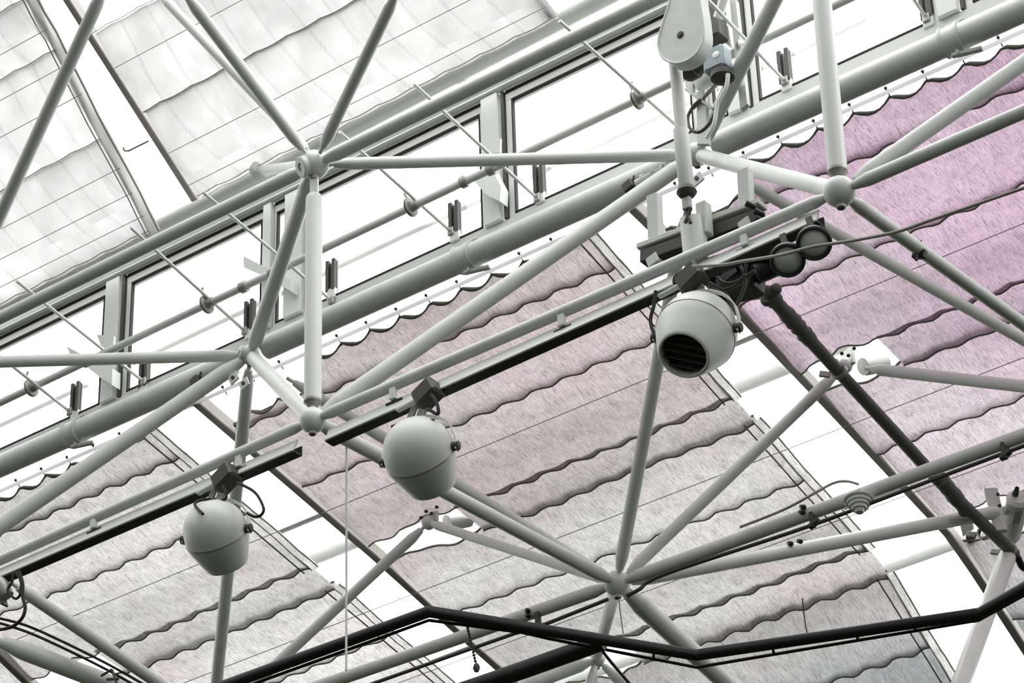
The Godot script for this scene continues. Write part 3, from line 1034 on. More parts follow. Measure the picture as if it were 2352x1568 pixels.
# ---- the white screens of the upper roof
func upper_screens() -> void:
	var n := FastNoiseLite.new()
	n.seed = 41
	n.frequency = 0.02
	n.fractal_octaves = 2
	var t0 := pu(345, 505, -0.08)
	var r0 := pu(450, 452, -0.08)
	var dir := (pu(345, 505, -0.08) - pu(140, 100, -0.08)) / (-(pu(345, 505, -0.08).z) + pu(140, 100, -0.08).z)
	var w_foot := -pu(640, 352, -0.08).z
	var w_top := -pu(290, 30, -0.08).z
	var w_mid := -pu(430, 200, -0.08).z
	var w_f1 := -pu(480, 283, -0.08).z
	var w_f3 := -pu(310, 110, -0.08).z
	var w_f2 := -pu(540, 350, -0.08).z
	var spec := [["sheer white shade screen at the far top left", [-12.5, t0.x + 0.01], [-12.5, pu(140, 100, -0.08).x], [w_foot + 0.05, -pu(140, 362, -0.08).z, -pu(62, 146, -0.08).z, -pu(10, 20, -0.08).z, 6.9], [-pu(150, 450, -0.15).z, -pu(150, 520, -0.15).z, -pu(150, 585, -0.15).z, -pu(30, 215, -0.15).z, -pu(30, 300, -0.15).z, -pu(30, 110, -0.15).z]],
		["sheer white shade screen right of the dark upper rafter", [r0.x + 0.03, pu(1285, 38, -0.08).x], [pu(205, 68, -0.08).x + 0.03, pu(1228, -40, -0.08).x], [w_foot, w_mid, w_top], [w_f1, w_f2, w_f3]]]
	for k in 2:
		var s: Array = spec[k]
		var t := thing("shade_screen", s[0], "shade screen", upper((s[1][0] + s[1][1]) / 2.0, 9.4, -0.08), "sheer screens under the upper roof")
		var wa: float = s[3][0]
		var wz: float = s[3][-1]
		var edge := func(side: int, w: float) -> float:
			var f := (w - wa) / ((w_top if k == 1 else -pu(140, 100, -0.08).z) - wa)
			return lerpf(s[1][side], s[2][side], f)
		for g in s[3].size() - 1:
			var rows := []; var uvs := []; var cols := []
			var nu := 300
			var nw := 34
			for y in nw + 1:
				var v := float(y) / nw
				var w := lerpf(s[3][g], s[3][g + 1], v)
				var row := []; var ur := []; var cr := []
				for x in nu + 1:
					var u := lerpf(edge.call(0, w), edge.call(1, w), float(x) / nu)
					var fold := n.get_noise_2d(u * 95.0 + 30.0 * g + 8.0 * w, w * 14.0 + 100.0 * k)
					var off := -0.08 - 0.05 * sin(PI * v) * (1.0 + 0.8 * fold) + 0.035 * fold * sin(PI * clampf(v * 1.1, 0, 1))
					off -= 0.012 * absf(sin(PI * u / 0.24)) * (1.0 - sin(PI * v))
					row.append(upper(u, w, off))
					ur.append(Vector2(u, w))
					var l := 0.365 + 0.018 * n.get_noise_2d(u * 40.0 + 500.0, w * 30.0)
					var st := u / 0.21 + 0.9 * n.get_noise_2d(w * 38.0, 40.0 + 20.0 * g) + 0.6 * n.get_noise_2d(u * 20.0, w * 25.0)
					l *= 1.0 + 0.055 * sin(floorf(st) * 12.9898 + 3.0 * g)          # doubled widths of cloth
					if fposmod(st, 1.0) < 0.075: l *= 0.87  # darker line at each strip edge: fold shade in the cloth colour
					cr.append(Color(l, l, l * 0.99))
				rows.append(row); uvs.append(ur); cols.append(cr)
			var b := MB.new()
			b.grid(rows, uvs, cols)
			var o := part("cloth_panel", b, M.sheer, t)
			for y in ([0, nw] if k == 1 or g == 0 else [nw]):
				var h := MB.new()
				h.strip(rows[y].map(func(z): return z + Vector3(0, -0.012, 0)), Vector3(0, 0.53, -0.85), 0.04, 0.004, Color(0.78, 0.755, 0.745))
				part("hem_fold_line", h, M.sheer, o)
				h = MB.new()
				h.tube(rows[y].map(func(z): return z + Vector3(0, -0.022, 0.018)), 0.0024, 6)
				h.tube(rows[y].map(func(z): return z + Vector3(0, 0.0, -0.03)), 0.0024, 6)
				part("hem_cord", h, M.hem_fold_line2, o)
		for w in s[4]:
			var b := MB.new()
			b.tube([upper(edge.call(0, w), w, -0.15), upper(edge.call(1, w), w, -0.15)], 0.0022, 6)
			part("support_wire", b, M.hem_fold_line2, t)
		if k == 0:
			var rb := MB.new()
			var rc := MB.new()
			var line := []
			for q in 30:
				var w := lerpf(wa, 6.95, q / 29.0)
				line.append(upper(edge.call(1, w) + 0.02 * n.get_noise_2d(w * 80.0, 7.0), w, -0.12 + 0.02 * n.get_noise_2d(w * 60.0, 70.0)))
			rb.strip(line, Vector3(1, 0, 0), 0.09, 0.03, Color(0.40, 0.40, 0.392))
			part("rolled_edge", rb, M.sheer, t)
			rc.tube(line.map(func(z): return z + Vector3(0.035, -0.01, 0)), 0.006, 6)
			rc.tube(line.map(func(z): return z + Vector3(-0.06, -0.01, 0)), 0.004, 6)
			part("draw_cord", rc, M.darkbar, t)
	var b := MB.new()
	b.tube([pu(283, 338, -0.15), pu(286, 346, -0.15), pu(296, 346, -0.15), pu(342, 323, -0.15)], 0.0065, 8)
	solo("wire_hook", "bent wire hook in the white gap between the two sheer screens", "hook", b, M.steel)

# ---- lamps on the rail
func lamps() -> void:
	# the rail: a pale box channel, its underside shade coloured dark, hung from the chord by clips
	for s in [[-70, 1343, 680, 1018, "pale cable channel under the lamp rail chord at left"], [752, 996, 1880, 490, "pale cable channel under the lamp rail chord in the middle"]]:
		var a := pw(s[0], s[1], W1)
		var b := pw(s[2], s[3], W1)
		var t := thing("cable_channel", s[4], "channel", (a + b) / 2.0)
		var m := MB.new()
		m.bar(a + Vector3(0, -0.012, 0.004), b + Vector3(0, -0.012, 0.004), Vector3(0, 0.90, -0.42), 0.010, 0.085, 0.002)
		part("side", m, M.white, t)
		m = MB.new()
		m.bar(a + Vector3(0, -0.048, -0.012), b + Vector3(0, -0.048, -0.012), Vector3.UP, 0.062, 0.012, 0.002)
		part("base", m, M.dark, t)
		m = MB.new()
		m.bar(a + Vector3(0, -0.022, -0.045), b + Vector3(0, -0.022, -0.045), Vector3.UP, 0.01, 0.055, 0.002)
		part("side", m, M.dark, t)
	for s in [[215, 1203], [548, 1062], [903, 906], [1290, 738], [1710, 553]]:
		var at := pw(s[0], s[1], W1 - 0.01)
		var t := thing("rail_clip", "small white clip between chord and channel " + {215: "at the left edge", 548: "above the first lamp", 903: "left of the second lamp", 1290: "between the second and third lamps", 1710: "above the twin round lamps"}[s[0]], "clip", at, "clips on the lamp rail")
		var m := MB.new()
		m.box(at + Vector3(0, 0.005, 0), Vector3(0.018, 0, 0), Vector3(0, 0.032, 0), Vector3(0, 0, 0.012), 0.003)
		part("tab", m, M.white, t)
		m = MB.new()
		m.bar(at + Vector3(-0.05, -0.035, -0.03), at + Vector3(0.05, -0.035, -0.03), Vector3.UP, 0.06, 0.01)
		part("foot", m, M.dark, t)
	spot(Vector2(497, 1226), Vector3(0.30, 0.93, 0.34), "leftmost egg-shaped grey lamp with a stained shell, hanging from the rail", Vector2(520, 1098), 0.160)
	spot(Vector2(964, 1043), Vector3(0.36, 0.87, 0.40), "second egg-shaped grey lamp with a clean shell, hanging from the rail", Vector2(983, 905), 0.170)
	spot(Vector2(1600, 764), Vector3(-0.34, 0.50, -0.80), "third egg-shaped grey lamp whose louvred black mouth faces the viewer", Vector2(1590, 640), 0.180)
	# cable loops
	var z := W1 - 0.08
	cable("black cable loop to the right of the leftmost lamp", [pw(545, 1108, z), pw(585, 1130, z), pw(605, 1165, z), pw(600, 1182, z), pw(585, 1186, z), pw(568, 1178, z)], 0.0075, M.rubber)
	cable("black cable arching over the leftmost lamp", [pw(466, 1180, z - 0.12), pw(448, 1160, z - 0.08), pw(456, 1150, z - 0.05), pw(480, 1146, z), pw(505, 1150, z), pw(520, 1140, z), pw(512, 1115, z)], 0.0075, M.rubber)
	cable("black cable curling above the second lamp", [pw(900, 980, z), pw(930, 970, z), pw(965, 962, z), pw(996, 966, z)], 0.0085, M.rubber)
	cable("short black cable hanging at the right of the second lamp clamp", [pw(990, 905, z), pw(1003, 925, z), pw(1006, 950, z), pw(985, 940, z)], 0.0085, M.rubber)
	cable("black cable loop hanging left of the third lamp", [pw(1506, 668, z), pw(1502, 700, z), pw(1494, 735, z), pw(1502, 765, z), pw(1514, 772, z)], 0.0085, M.rubber)
	var t := thing("lamp_bracket", "dark lamp bracket cut by the left edge", "bracket", pw(8, 1345, W1 - 0.05))
	var m := MB.new()
	m.lathe(pw(5, 1352, W1 - 0.06), lens_to_world(Vector3(0.5, 0.7, -0.4)), [Vector2(-0.06, 0), Vector2(-0.06, 0.035), Vector2(0.0, 0.05), Vector2(0.05, 0.04), Vector2(0.05, 0)], 18)
	part("socket", m, M.steel, t)
	m = MB.new()
	m.bar(pw(-10, 1316, W1 - 0.05), pw(10, 1390, W1 - 0.05), Vector3(1, 0, 0), 0.05, 0.012)
	part("arm", m, M.dark, t)
	cable("black cables hanging from the rail at the left edge", [pw(44, 1312, z), pw(52, 1340, z), pw(52, 1370, z), pw(58, 1395, z), pw(50, 1420, z), pw(25, 1440, z), pw(-20, 1448, z)], 0.009, M.rubber)
	cable("short black cable loop beside the left lamp bracket", [pw(36, 1314, z), pw(48, 1335, z), pw(46, 1365, z), pw(34, 1374, z), pw(18, 1355, z), pw(28, 1335, z), pw(30, 1314, z)], 0.007, M.rubber)

func spot(px: Vector2, axis_seen: Vector3, label: String, clamp_px: Vector2, r: float) -> void:
	var at := pw(px.x, px.y, W1 - 0.02)
	var ax := lens_to_world(axis_seen.normalized())
	var t := thing("spot_lamp", label, "lamp", at, "egg-shaped lamps on the rail")
	var m := MB.new()
	var back := []
	for k in 13:
		var a := PI * 0.5 * k / 12.0
		back.append(Vector2(0.08 * r - pow(cos(a), 0.85) * 1.12 * r, pow(sin(a), 0.92) * r))
	m.lathe(at, ax, back, 48)
	part("rear_shell", m, M.paint, t)
	m = MB.new()
	m.lathe(at, ax, [Vector2(0.08 * r, r * 0.96), Vector2(0.08 * r, r * 1.015), Vector2(0.115 * r, r * 1.015), Vector2(0.115 * r, r * 0.96)], 48)
	part("seam", m, M.steel, t)
	m = MB.new()
	m.lathe(at, ax, [Vector2(0.115 * r, r), Vector2(0.22 * r, r * 0.985), Vector2(0.45 * r, r * 0.905), Vector2(0.75 * r, r * 0.79), Vector2(1.04 * r, r * 0.67), Vector2(1.10 * r, r * 0.635), Vector2(1.11 * r, r * 0.61), Vector2(1.09 * r, r * 0.575), Vector2(0.9 * r, r * 0.575), Vector2(0.6 * r, r * 0.6)], 48)
	part("front_shell", m, M.paint, t)
	m = MB.new()
	m.lathe(at, ax, [Vector2(0.85 * r, 0.0), Vector2(0.85 * r, r * 0.6)], 40)
	part("mouth", m, M.black, t, "dark open mouth")
	var side := (lens_to_world(Vector3(1, 0.02, 0)) - ax * ax.dot(lens_to_world(Vector3(1, 0.02, 0)))).normalized()
	var up := side.cross(ax).normalized()
	# louvre blades across the mouth
	for k in range(-2, 3):
		var y := k * 0.2 * r
		var half := sqrt(maxf(0.0, pow(0.56 * r, 2.0) - y * y))
		m = MB.new()
		m.box(at + ax * 0.97 * r + up * y, side * half, ax * 0.05 * r, up * 0.012 * r, 0.001)
		part("louvre", m, M.dark, t)
	# yoke
	var piv := (lens_to_world(Vector3(1, -0.2, -0.35)) - ax * ax.dot(lens_to_world(Vector3(1, -0.2, -0.35)))).normalized()
	var over := (Vector3.UP - piv * piv.y).normalized()
	var pts := []
	for k in 13:
		var a := PI * k / 12.0
		pts.append(at + piv * cos(a) * r * 1.12 + over * (pow(sin(a), 0.8) * r * 1.28 - 0.02))
	m = MB.new()
	m.ribbon(pts, piv.cross(over), 0.034, 0.008)
	part("yoke", m, M.white, t)
	for s in [-1, 1]:
		m = MB.new()
		m.lathe(at + piv * s * r * 0.95, piv * s, [Vector2(0, 0.022), Vector2(r * 0.24, 0.022), Vector2(r * 0.26, 0.016), Vector2(r * 0.26, 0)], 14)
		part("pivot", m, M.dark, t)
	var top: Vector3 = pts[6]
	var cl := pw(clamp_px.x, clamp_px.y, W1 - 0.04)
	m = MB.new()
	m.bar(top, cl, Vector3(0, 0, 1), 0.05, 0.012)
	m.bar(top + Vector3(-0.07, 0, 0), cl + Vector3(-0.06, 0, 0), Vector3(0, 0, 1), 0.04, 0.012)
	part("hanger", m, M.steel, t)
	m = MB.new()
	m.box(cl, Vector3(0.055, 0.03, 0.0), Vector3(-0.02, 0.045, 0), Vector3(0, 0, 0.05), 0.012)
	part("clamp", m, M.dark, t)
	m = MB.new()
	m.bar(cl + Vector3(-0.17, -0.035, 0.02), cl + Vector3(-0.02, -0.02, 0.02), Vector3.UP, 0.03, 0.014)
	part("clamp_plate", m, M.white, t)

# ---- chain drive, actuator, hanging frame, twin lamps
func machinery() -> void:
	var wc := W1 - 0.12
	var poly := []
	for q in [[1541, -60], [1538, 0], [1524, 48], [1512, 92], [1514, 116], [1524, 134], [1540, 143], [1558, 145], [1580, 138], [1600, 122], [1612, 100], [1617, 78], [1614, 40], [1607, -8], [1604, -60]]: poly.append(pw(q[0], q[1], wc))
	poly = smooth(poly)
	var t := thing("chain_cover", "light grey teardrop chain drive cover with one dark bolt", "cover", pw(1565, 80, wc))
	var m := MB.new()
	m.prism(poly, Vector3(0, 0, -0.075))
	part("casing", m, M.paint, t)
	m = MB.new()
	for k in poly.size():
		pass
	var rim := poly.duplicate()
	rim.append(poly[0])
	m.tube(rim, 0.006, 8, false)
	part("rim", m, M.white, t)
	m = MB.new()
	m.lathe(pw(1563, 80, wc), Vector3(0, 0, 1), [Vector2(0, 0.019), Vector2(0.003, 0.019), Vector2(0.003, 0.014), Vector2(0.009, 0.012), Vector2(0.009, 0)], 12)
	part("bolt", m, M.dark, t)
	# gearbox behind the cover
	t = thing("gearbox", "blue-grey gearbox with a dark motor right of the chain cover", "motor", pw(1645, 140, W1 + 0.650))
	m = MB.new()
	m.box(pw(1648, 143, W1 + 0.620), Vector3(0.062, 0.0, 0), Vector3(0, 0.072, 0), Vector3(0, 0, 0.05), 0.016)
	part("housing", m, M.blue, t)
	m = MB.new()
	m.lathe(pw(1645, 126, W1 + 0.572), Vector3(0, 0, 1), [Vector2(-0.01, 0.02), Vector2(0.004, 0.02), Vector2(0.006, 0.014), Vector2(0.006, 0)], 14)
	part("sight_glass", m, M.white, t)
	m = MB.new()
	m.lathe(pw(1570, 162, W1 + 0.700), Vector3(1, 0.05, 0), [Vector2(0, 0), Vector2(0, 0.06), Vector2(0.02, 0.07), Vector2(0.07, 0.07), Vector2(0.075, 0.06), Vector2(0.15, 0.06), Vector2(0.16, 0.045), Vector2(0.16, 0)], 24)
	part("motor", m, M.dark, t)
	m = MB.new()
	m.box(pw(1635, 40, W1 + 0.740), Vector3(0.06, 0, 0), Vector3(0, 0.16, 0), Vector3(0, 0, 0.05), 0.01)
	part("bracket", m, M.dark, t)
	m = MB.new()
	m.lathe(pw(1656, 20, W1 + 0.640), lens_to_world(Vector3(0.3, -0.9, 0)), [Vector2(-0.05, 0), Vector2(-0.05, 0.025), Vector2(0.05, 0.025), Vector2(0.05, 0)], 14)
	part("cylinder", m, M.white, t)
	m = MB.new()
	m.lathe(pw(1660, 180, W1 + 0.6), Vector3(0, -1, 0), [Vector2(-0.03, 0.06), Vector2(0, 0.06), Vector2(0.02, 0.03), Vector2(0.02, 0)], 18)
	part("drain_cap", m, M.dark, t)
	# carrier plates
	t = thing("carrier_frame", "grey carrier of plates and slanted bars under the gearbox", "frame", pw(1620, 230, W1 + 0.780))
	for s in [[[[1580, 172], [1630, 158], [1652, 178], [1600, 205]], "plate"], [[[1570, 175], [1590, 170], [1592, 215], [1576, 205]], "plate"], [[[1600, 212], [1618, 204], [1626, 330], [1602, 330]], "leg"], [[[1676, 0], [1690, 0], [1716, 238], [1700, 250]], "post"], [[[1640, 60], [1672, 60], [1680, 110], [1636, 74]], "plate"]]:
		var pg := []
		for q in s[0]: pg.append(pw(q[0], q[1], W1 + 0.800))
		m = MB.new()
		m.prism(pg, Vector3(0, 0, -0.03))
		part(s[1], m, M.alu, t)
	m = MB.new()
	m.bar(pw(1575, 205, W1 + 0.790), pw(1640, 252, W1 + 0.790), Vector3(0, 0, 1), 0.014, 0.02)
	m.bar(pw(1655, 185, W1 + 0.790), pw(1590, 250, W1 + 0.790), Vector3(0, 0, 1), 0.014, 0.02)
	part("cross_bar", m, M.steel, t)
	cable("dark cable bowing beside the actuator under the gearbox", [pw(1668, 165, W1 + 0.600), pw(1664, 205, W1 + 0.6), pw(1645, 250, W1 + 0.6), pw(1628, 285, W1 + 0.6), pw(1606, 303, W1 + 0.6), pw(1586, 296, W1 + 0.6), pw(1580, 270, W1 + 0.6), pw(1592, 245, W1 + 0.6), pw(1610, 228, W1 + 0.6)], 0.009, M.dark)
	cable("pale cable hanging in front of the dark slanting tube", [pw(1672, 170, W1 + 0.550), pw(1668, 200, W1 + 0.550), pw(1648, 240, W1 + 0.550), pw(1640, 285, W1 + 0.550), pw(1622, 318, W1 + 0.550)], 0.011, M.alu)
	# actuator
	var wa := W1 - 0.02
	t = thing("actuator", "vertical telescopic actuator tube hanging below the chain cover", "actuator", pw(1578, 440, wa))
	m = MB.new()
	m.tube([pw(1551, 146, wa), pw(1566, 305, wa)], 0.030, 24)
	part("inner_tube", m, M.alu, t)
	m = MB.new()
	m.lathe(pw(1563, 298, wa), pw(1578, 438, wa) - pw(1563, 298, wa), [Vector2(0, 0.03), Vector2(0.004, 0.036), Vector2(0.33, 0.037), Vector2(0.34, 0.03)], 28)
	part("outer_tube", m, M.paint, t)
	m = MB.new()
	m.lathe(pw(1577, 437, wa), Vector3(0, -1, 0), [Vector2(-0.01, 0.0), Vector2(-0.01, 0.04), Vector2(0.012, 0.048), Vector2(0.03, 0.036), Vector2(0.04, 0.0)], 24)
	part("collar", m, M.dark, t)
	m = MB.new()
	m.box(pw(1578, 468, wa), Vector3(0.022, 0, 0), Vector3(0, 0.035, 0), Vector3(0, 0, 0.015), 0.006)
	part("clevis", m, M.steel, t)
	m = MB.new()
	m.tube([pw(1574, 478, wa), pw(1586, 512, wa)], 0.009, 8)
	m.tube([pw(1587, 478, wa), pw(1574, 512, wa)], 0.009, 8)
	part("link", m, M.dark, t)
	t = thing("hanger_cylinder", "short light grey cylinder behind the chord below the actuator", "cylinder", pw(1594, 545, W1 + 0.12))
	m = MB.new()
	m.lathe(pw(1590, 504, W1 + 0.12), Vector3(0.03, -1, 0), [Vector2(0, 0), Vector2(0, 0.045), Vector2(0.008, 0.058), Vector2(0.24, 0.060), Vector2(0.24, 0.0)], 28)
	part("body", m, M.paint, t)
	m = MB.new()
	m.box(pw(1618, 505, W1 + 0.14), Vector3(0.028, 0, 0), Vector3(0, 0.09, 0), Vector3(0, 0, 0.03), 0.006)
	part("side_plate", m, M.alu, t)
	# slung frame of channel sections
	t = thing("slung_frame", "dark hanging channel frame on two posts behind the actuator", "frame", pw(1610, 540, W1 + 0.25))
	for s in [[[1472, 573], [1752, 468], 0.03, "alu"], [[1480, 597], [1750, 500], 0.065, "dark"]]:
		m = MB.new()
		m.bar(pw(s[0][0], s[0][1], W1 + 0.22), pw(s[1][0], s[1][1], W1 + 0.22), Vector3.UP, 0.08, s[2], 0.004)
		part("channel", m, M[s[3]], t)
	for s in [[[1503, 450], [1507, 566]], [[1711, 392], [1716, 486]]]:
		m = MB.new()
		m.bar(pw(s[0][0], s[0][1], W1 + 0.24), pw(s[1][0], s[1][1], W1 + 0.24), Vector3(0, 0, 1), 0.062, 0.05, 0.004)
		part("post", m, M.alu, t)
	for s in [[1505, 602], [1716, 520]]:
		m = MB.new()
		m.box(pw(s[0], s[1], W1 + 0.2), Vector3(0.03, 0.01, 0), Vector3(-0.008, 0.03, 0), Vector3(0, 0, 0.03), 0.006)
		part("end_block", m, M.alu, t)
	for s in [[1722, 470], [1742, 488], [1745, 505]]:
		m = MB.new()
		m.lathe(pw(s[0], s[1], W1 + 0.15), lens_to_world(Vector3(0.9, 0.4, 0)), [Vector2(-0.02, 0), Vector2(-0.02, 0.016), Vector2(0.03, 0.012), Vector2(0.03, 0)], 8, 20)
		part("stud", m, M.black, t)
	# dark control box under the rail
	var wb := W1 + 0.22
	t = thing("ballast_box", "black control box and wiring under the rail behind the third lamp", "box", pw(1700, 640, wb))
	m = MB.new()
	m.bar(pw(1618, 634, wb), pw(1800, 575, wb), Vector3(0.1, 1, 0), 0.14, 0.10, 0.012)
	part("case", m, M.black, t)
	m = MB.new()
	m.bar(pw(1640, 668, wb + 0.05), pw(1745, 640, wb + 0.05), Vector3(0, 1, 0), 0.12, 0.13, 0.012)
	part("lower_case", m, M.dark, t)
	m = MB.new()
	m.lathe(pw(1735, 630, wb - 0.02), lens_to_world(Vector3(0.85, -0.4, 0.2)), [Vector2(0, 0), Vector2(0, 0.05), Vector2(0.17, 0.055), Vector2(0.17, 0)], 20)
	part("tube_housing", m, M.black, t)
	m = MB.new()
	m.box(pw(1668, 634, wb - 0.09), Vector3(0.05, 0.02, 0), Vector3(-0.008, 0.022, 0), Vector3(0, 0, 0.004), 0.003)
	part("cover_plate", m, M.dark, t)
	for s in [[[1610, 612], [1616, 640], [1640, 655], [1668, 672], [1676, 700], [1678, 722]], [[1700, 608], [1712, 640], [1706, 670], [1692, 700], [1686, 716]], [[1715, 606], [1705, 640], [1680, 660], [1655, 668]], [[1640, 625], [1660, 648], [1690, 648], [1735, 622]]]:
		m = MB.new()
		m.tube(smooth(s.map(func(q): return pw(q[0], q[1], wb - 0.12))), 0.009, 8)
		part("lead", m, M.dark, t)
	m = MB.new()
	m.tube(smooth([pw(1548, 650, W1 - 0.06), pw(1552, 634, W1 - 0.06), pw(1575, 622, W1 - 0.06), pw(1592, 626, W1 - 0.06), pw(1584, 640, W1 - 0.06), pw(1562, 648, W1 - 0.06), pw(1548, 650, W1 - 0.06)]), 0.008, 8)
	part("cable_loop", m, M.rubber, t)
	# twin round lamps
	for s in [[1809, 597, "lower of the twin round sealed lamps with glass lens"], [1870, 558, "upper of the twin round sealed lamps with glass lens"]]:
		var at := pw(s[0], s[1], W1 - 0.1)
		var ax := lens_to_world(Vector3(-0.1, 0.35, -0.95))
		var l := thing("round_lamp", s[2], "lamp", at, "twin round lamps")
		var r := 0.073
		m = MB.new()
		m.lathe(at, ax, [Vector2(-0.12, 0), Vector2(-0.12, r * 0.4), Vector2(-0.05, r * 0.85), Vector2(-0.01, r)], 32)
		part("bowl", m, M.dark, l)
		m = MB.new()
		m.lathe(at, ax, [Vector2(-0.02, r * 0.99), Vector2(-0.015, r * 1.07), Vector2(0.008, r * 1.07), Vector2(0.014, r * 0.98), Vector2(0.008, r * 0.86)], 32)
		part("bezel", m, M.black, l)
		m = MB.new()
		var pf := []
		for k in 9: pf.append(Vector2(-0.004 + 0.026 * (1.0 - pow(1.0 - k / 8.0, 2.0)), r * 0.9 * (1.0 - k / 8.0)))
		pf.reverse()
		var inv := []
		for q in pf: inv.append(Vector2(-q.x, q.y))
		m.lathe(at, -ax, inv, 32, 60)
		part("lens", m, M.lens, l)
		m = MB.new()
		m.bar(at - ax * 0.1, at - ax * 0.12 + Vector3(-0.02, 0.10, 0), ax, 0.03, 0.012)
		part("stem", m, M.dark, l)
	cable("long thin grey cable crossing the twin round lamps to the right", [pw(1590, 612, W1 - 0.13), pw(1660, 608, W1 - 0.13), pw(1705, 600, W1 - 0.14), pw(1790, 586, W1 - 0.19), pw(1870, 566, W1 - 0.19), pw(1960, 552, W1 - 0.1), pw(2060, 532, W1), pw(2130, 508, W1), pw(2240, 470, W1), pw(2370, 425, W1)], 0.0075, M.darkbar)
	t = thing("cable_clip", "dark cable clip hanging from the dark tube at right", "clip", pw(2120, 580, W1 + 0.4))
	m = MB.new()
	var cc := pw(2118, 578, W1 + 0.68)
	m.box(cc + Vector3(0, -0.03, 0.03), Vector3(0.03, -0.012, 0), Vector3(0.008, 0.02, 0), Vector3(0, 0, 0.016), 0.005)
	part("jaw", m, M.black, t)
	m = MB.new()
	m.tube([cc + Vector3(0.02, 0.03, 0.04), cc + Vector3(-0.01, -0.07, 0.05)], 0.007, 8)
	part("tie", m, M.dark, t)

# ---- pipes, conduits and the black track
func pipes() -> void:
	# dark pipe that runs down under the right-hand screen
	var off := -0.28
	var t := thing("drain_pipe", "dark water pipe with lumpy lagging running down under the pink screen", "pipe", pr(1950, 880, off))
	var run := [[1768, 680], [1925, 852], [2160, 1108], [2330, 1272]]
	var m := MB.new()
	m.tube(run.map(func(q): return pr(q[0], q[1], off)), 0.036, 20)
	part("pipe", m, M.brown, t)
	var rng := RandomNumberGenerator.new()
	rng.seed = 12
	for s in [[[1766, 676], [1862, 782], 9], [[2160, 1100], [2218, 1170], 6]]:
		m = MB.new()
		var pts := []
		var rad := []
		for k in s[2] * 3 + 1:
			var f: float = float(k) / (s[2] * 3)
			pts.append(pr(lerpf(s[0][0], s[1][0], f), lerpf(s[0][1], s[1][1], f), off))
			rad.append(rng.randf_range(0.038, 0.05))
		m.tube(pts, rad, 16)
		part("lagging", m, M.brown, t)
	m = MB.new()
	m.tube(smooth([pr(1782, 690, off), pr(1768, 672, off), pr(1752, 664, off - 0.02), pr(1738, 648, off)]), [0.042, 0.042, 0.041, 0.04, 0.04, 0.038, 0.038, 0.036, 0.034, 0.032, 0.03, 0.03, 0.028, 0.028, 0.026, 0.026, 0.024, 0.024, 0.024], 14)
	part("elbow", m, M.brown, t)
	m = MB.new()
	m.ball(pr(1762, 688, off), 0.038, 14)
	m.ball(pr(1782, 664, off), 0.032, 14)
	part("flange_lug", m, M.brown, t)
	for s in [[1927, 853], [2262, 1222], [2318, 1262]]:
		m = MB.new()
		var at := pr(s[0], s[1], off)
		m.lathe(at, pr(2160, 1108, off) - pr(1925, 852, off), [Vector2(-0.012, 0.036), Vector2(-0.012, 0.048), Vector2(0.012, 0.048), Vector2(0.012, 0.036)], 20)
		m.bar(at + Vector3(-0.055, 0.0, 0), at + Vector3(-0.11, 0.02, 0.02), Vector3.UP, 0.02, 0.035)
		part("pipe_clamp", m, M.steel, t)
	m = MB.new()
	m.tube(smooth([pr(2325, 1268, off), pr(2338, 1282, off), pr(2348, 1300, off), pr(2366, 1310, off)]), 0.022, 10)
	part("end_fitting", m, M.black, t)
	# junction cylinder at right
	t = thing("marked_cylinder", "white cylinder with a grey rectangular patch at the right edge", "cylinder", pr(2325, 1200, -0.1))
	var ax := (pr(2298, 1262, -0.1) - pr(2332, 1140, -0.1)).normalized()
	m = MB.new()
	m.lathe(pr(2340, 1140, -0.10), ax, [Vector2(0, 0), Vector2(0, 0.05), Vector2(0.02, 0.07), Vector2(0.34, 0.075), Vector2(0.36, 0.06), Vector2(0.36, 0)], 28)
	part("body", m, M.white, t)
	m = MB.new()
	m.box(pr(2336, 1188, -0.195), lens_to_world(Vector3(0.9, -0.1, 0.2)) * 0.026, ax * 0.06, lens_to_world(Vector3(0, 0, -1)) * 0.006, 0.002)
	part("patch", m, M.steel, t, "grey rectangular patch")
	m = MB.new()
	m.lathe(pr(2334, 1128, -0.10), ax, [Vector2(-0.03, 0.012), Vector2(0.02, 0.02), Vector2(0.03, 0.02)], 10)
	part("stud", m, M.dark, t)
	# brackets behind the right-hand gap
	t = thing("gutter_bracket", "grey bracket and dark block in the white gap at right", "bracket", pr(2215, 1225, 0.02))
	for s in [[[2198, 1180], [2230, 1172], [2236, 1215], [2212, 1232]], [[2218, 1232], [2240, 1228], [2238, 1246], [2222, 1248]]]:
		m = MB.new()
		m.prism(s.map(func(q): return pr(q[0], q[1], 0.0)), Vector3(0, 0.02, -0.02))
		part("plate", m, M.alu if s[0][0] < 2210 else M.dark, t)
	# conduit under the lower chord
	var wq := W4 - 0.02
	t = thing("conduit", "thin dark conduit hung below the lower chord at right", "conduit", pw(1800, 1215, wq))
	m = MB.new()
	m.tube(smooth([pw(1440, 1368, wq - 0.05), pw(1470, 1352, wq - 0.04), pw(1492, 1334, wq - 0.02), pw(1568, 1304, wq), pw(1861, 1207, wq), pw(2106, 1115, wq), pw(2420, 998, wq)]), 0.011, 10)
	part("tube", m, M.dark, t)
	for s in [[1866, 1192], [2306, 1034]]:
		m = MB.new()
		m.box(pw(s[0], s[1], wq), Vector3(0.012, 0, 0), Vector3(0, 0.05, 0), Vector3(0, 0, 0.015), 0.003)
		m.box(pw(s[0] + 4, s[1] + 10, wq), Vector3(0.03, 0.012, 0), Vector3(0, 0.012, 0), Vector3(0, 0, 0.018), 0.003)
		part("hanger", m, M.dark, t)
	t = thing("conduit", "thin dark conduit hung below the lower chord at left", "conduit", pw(1100, 1470, wq))
	m = MB.new()
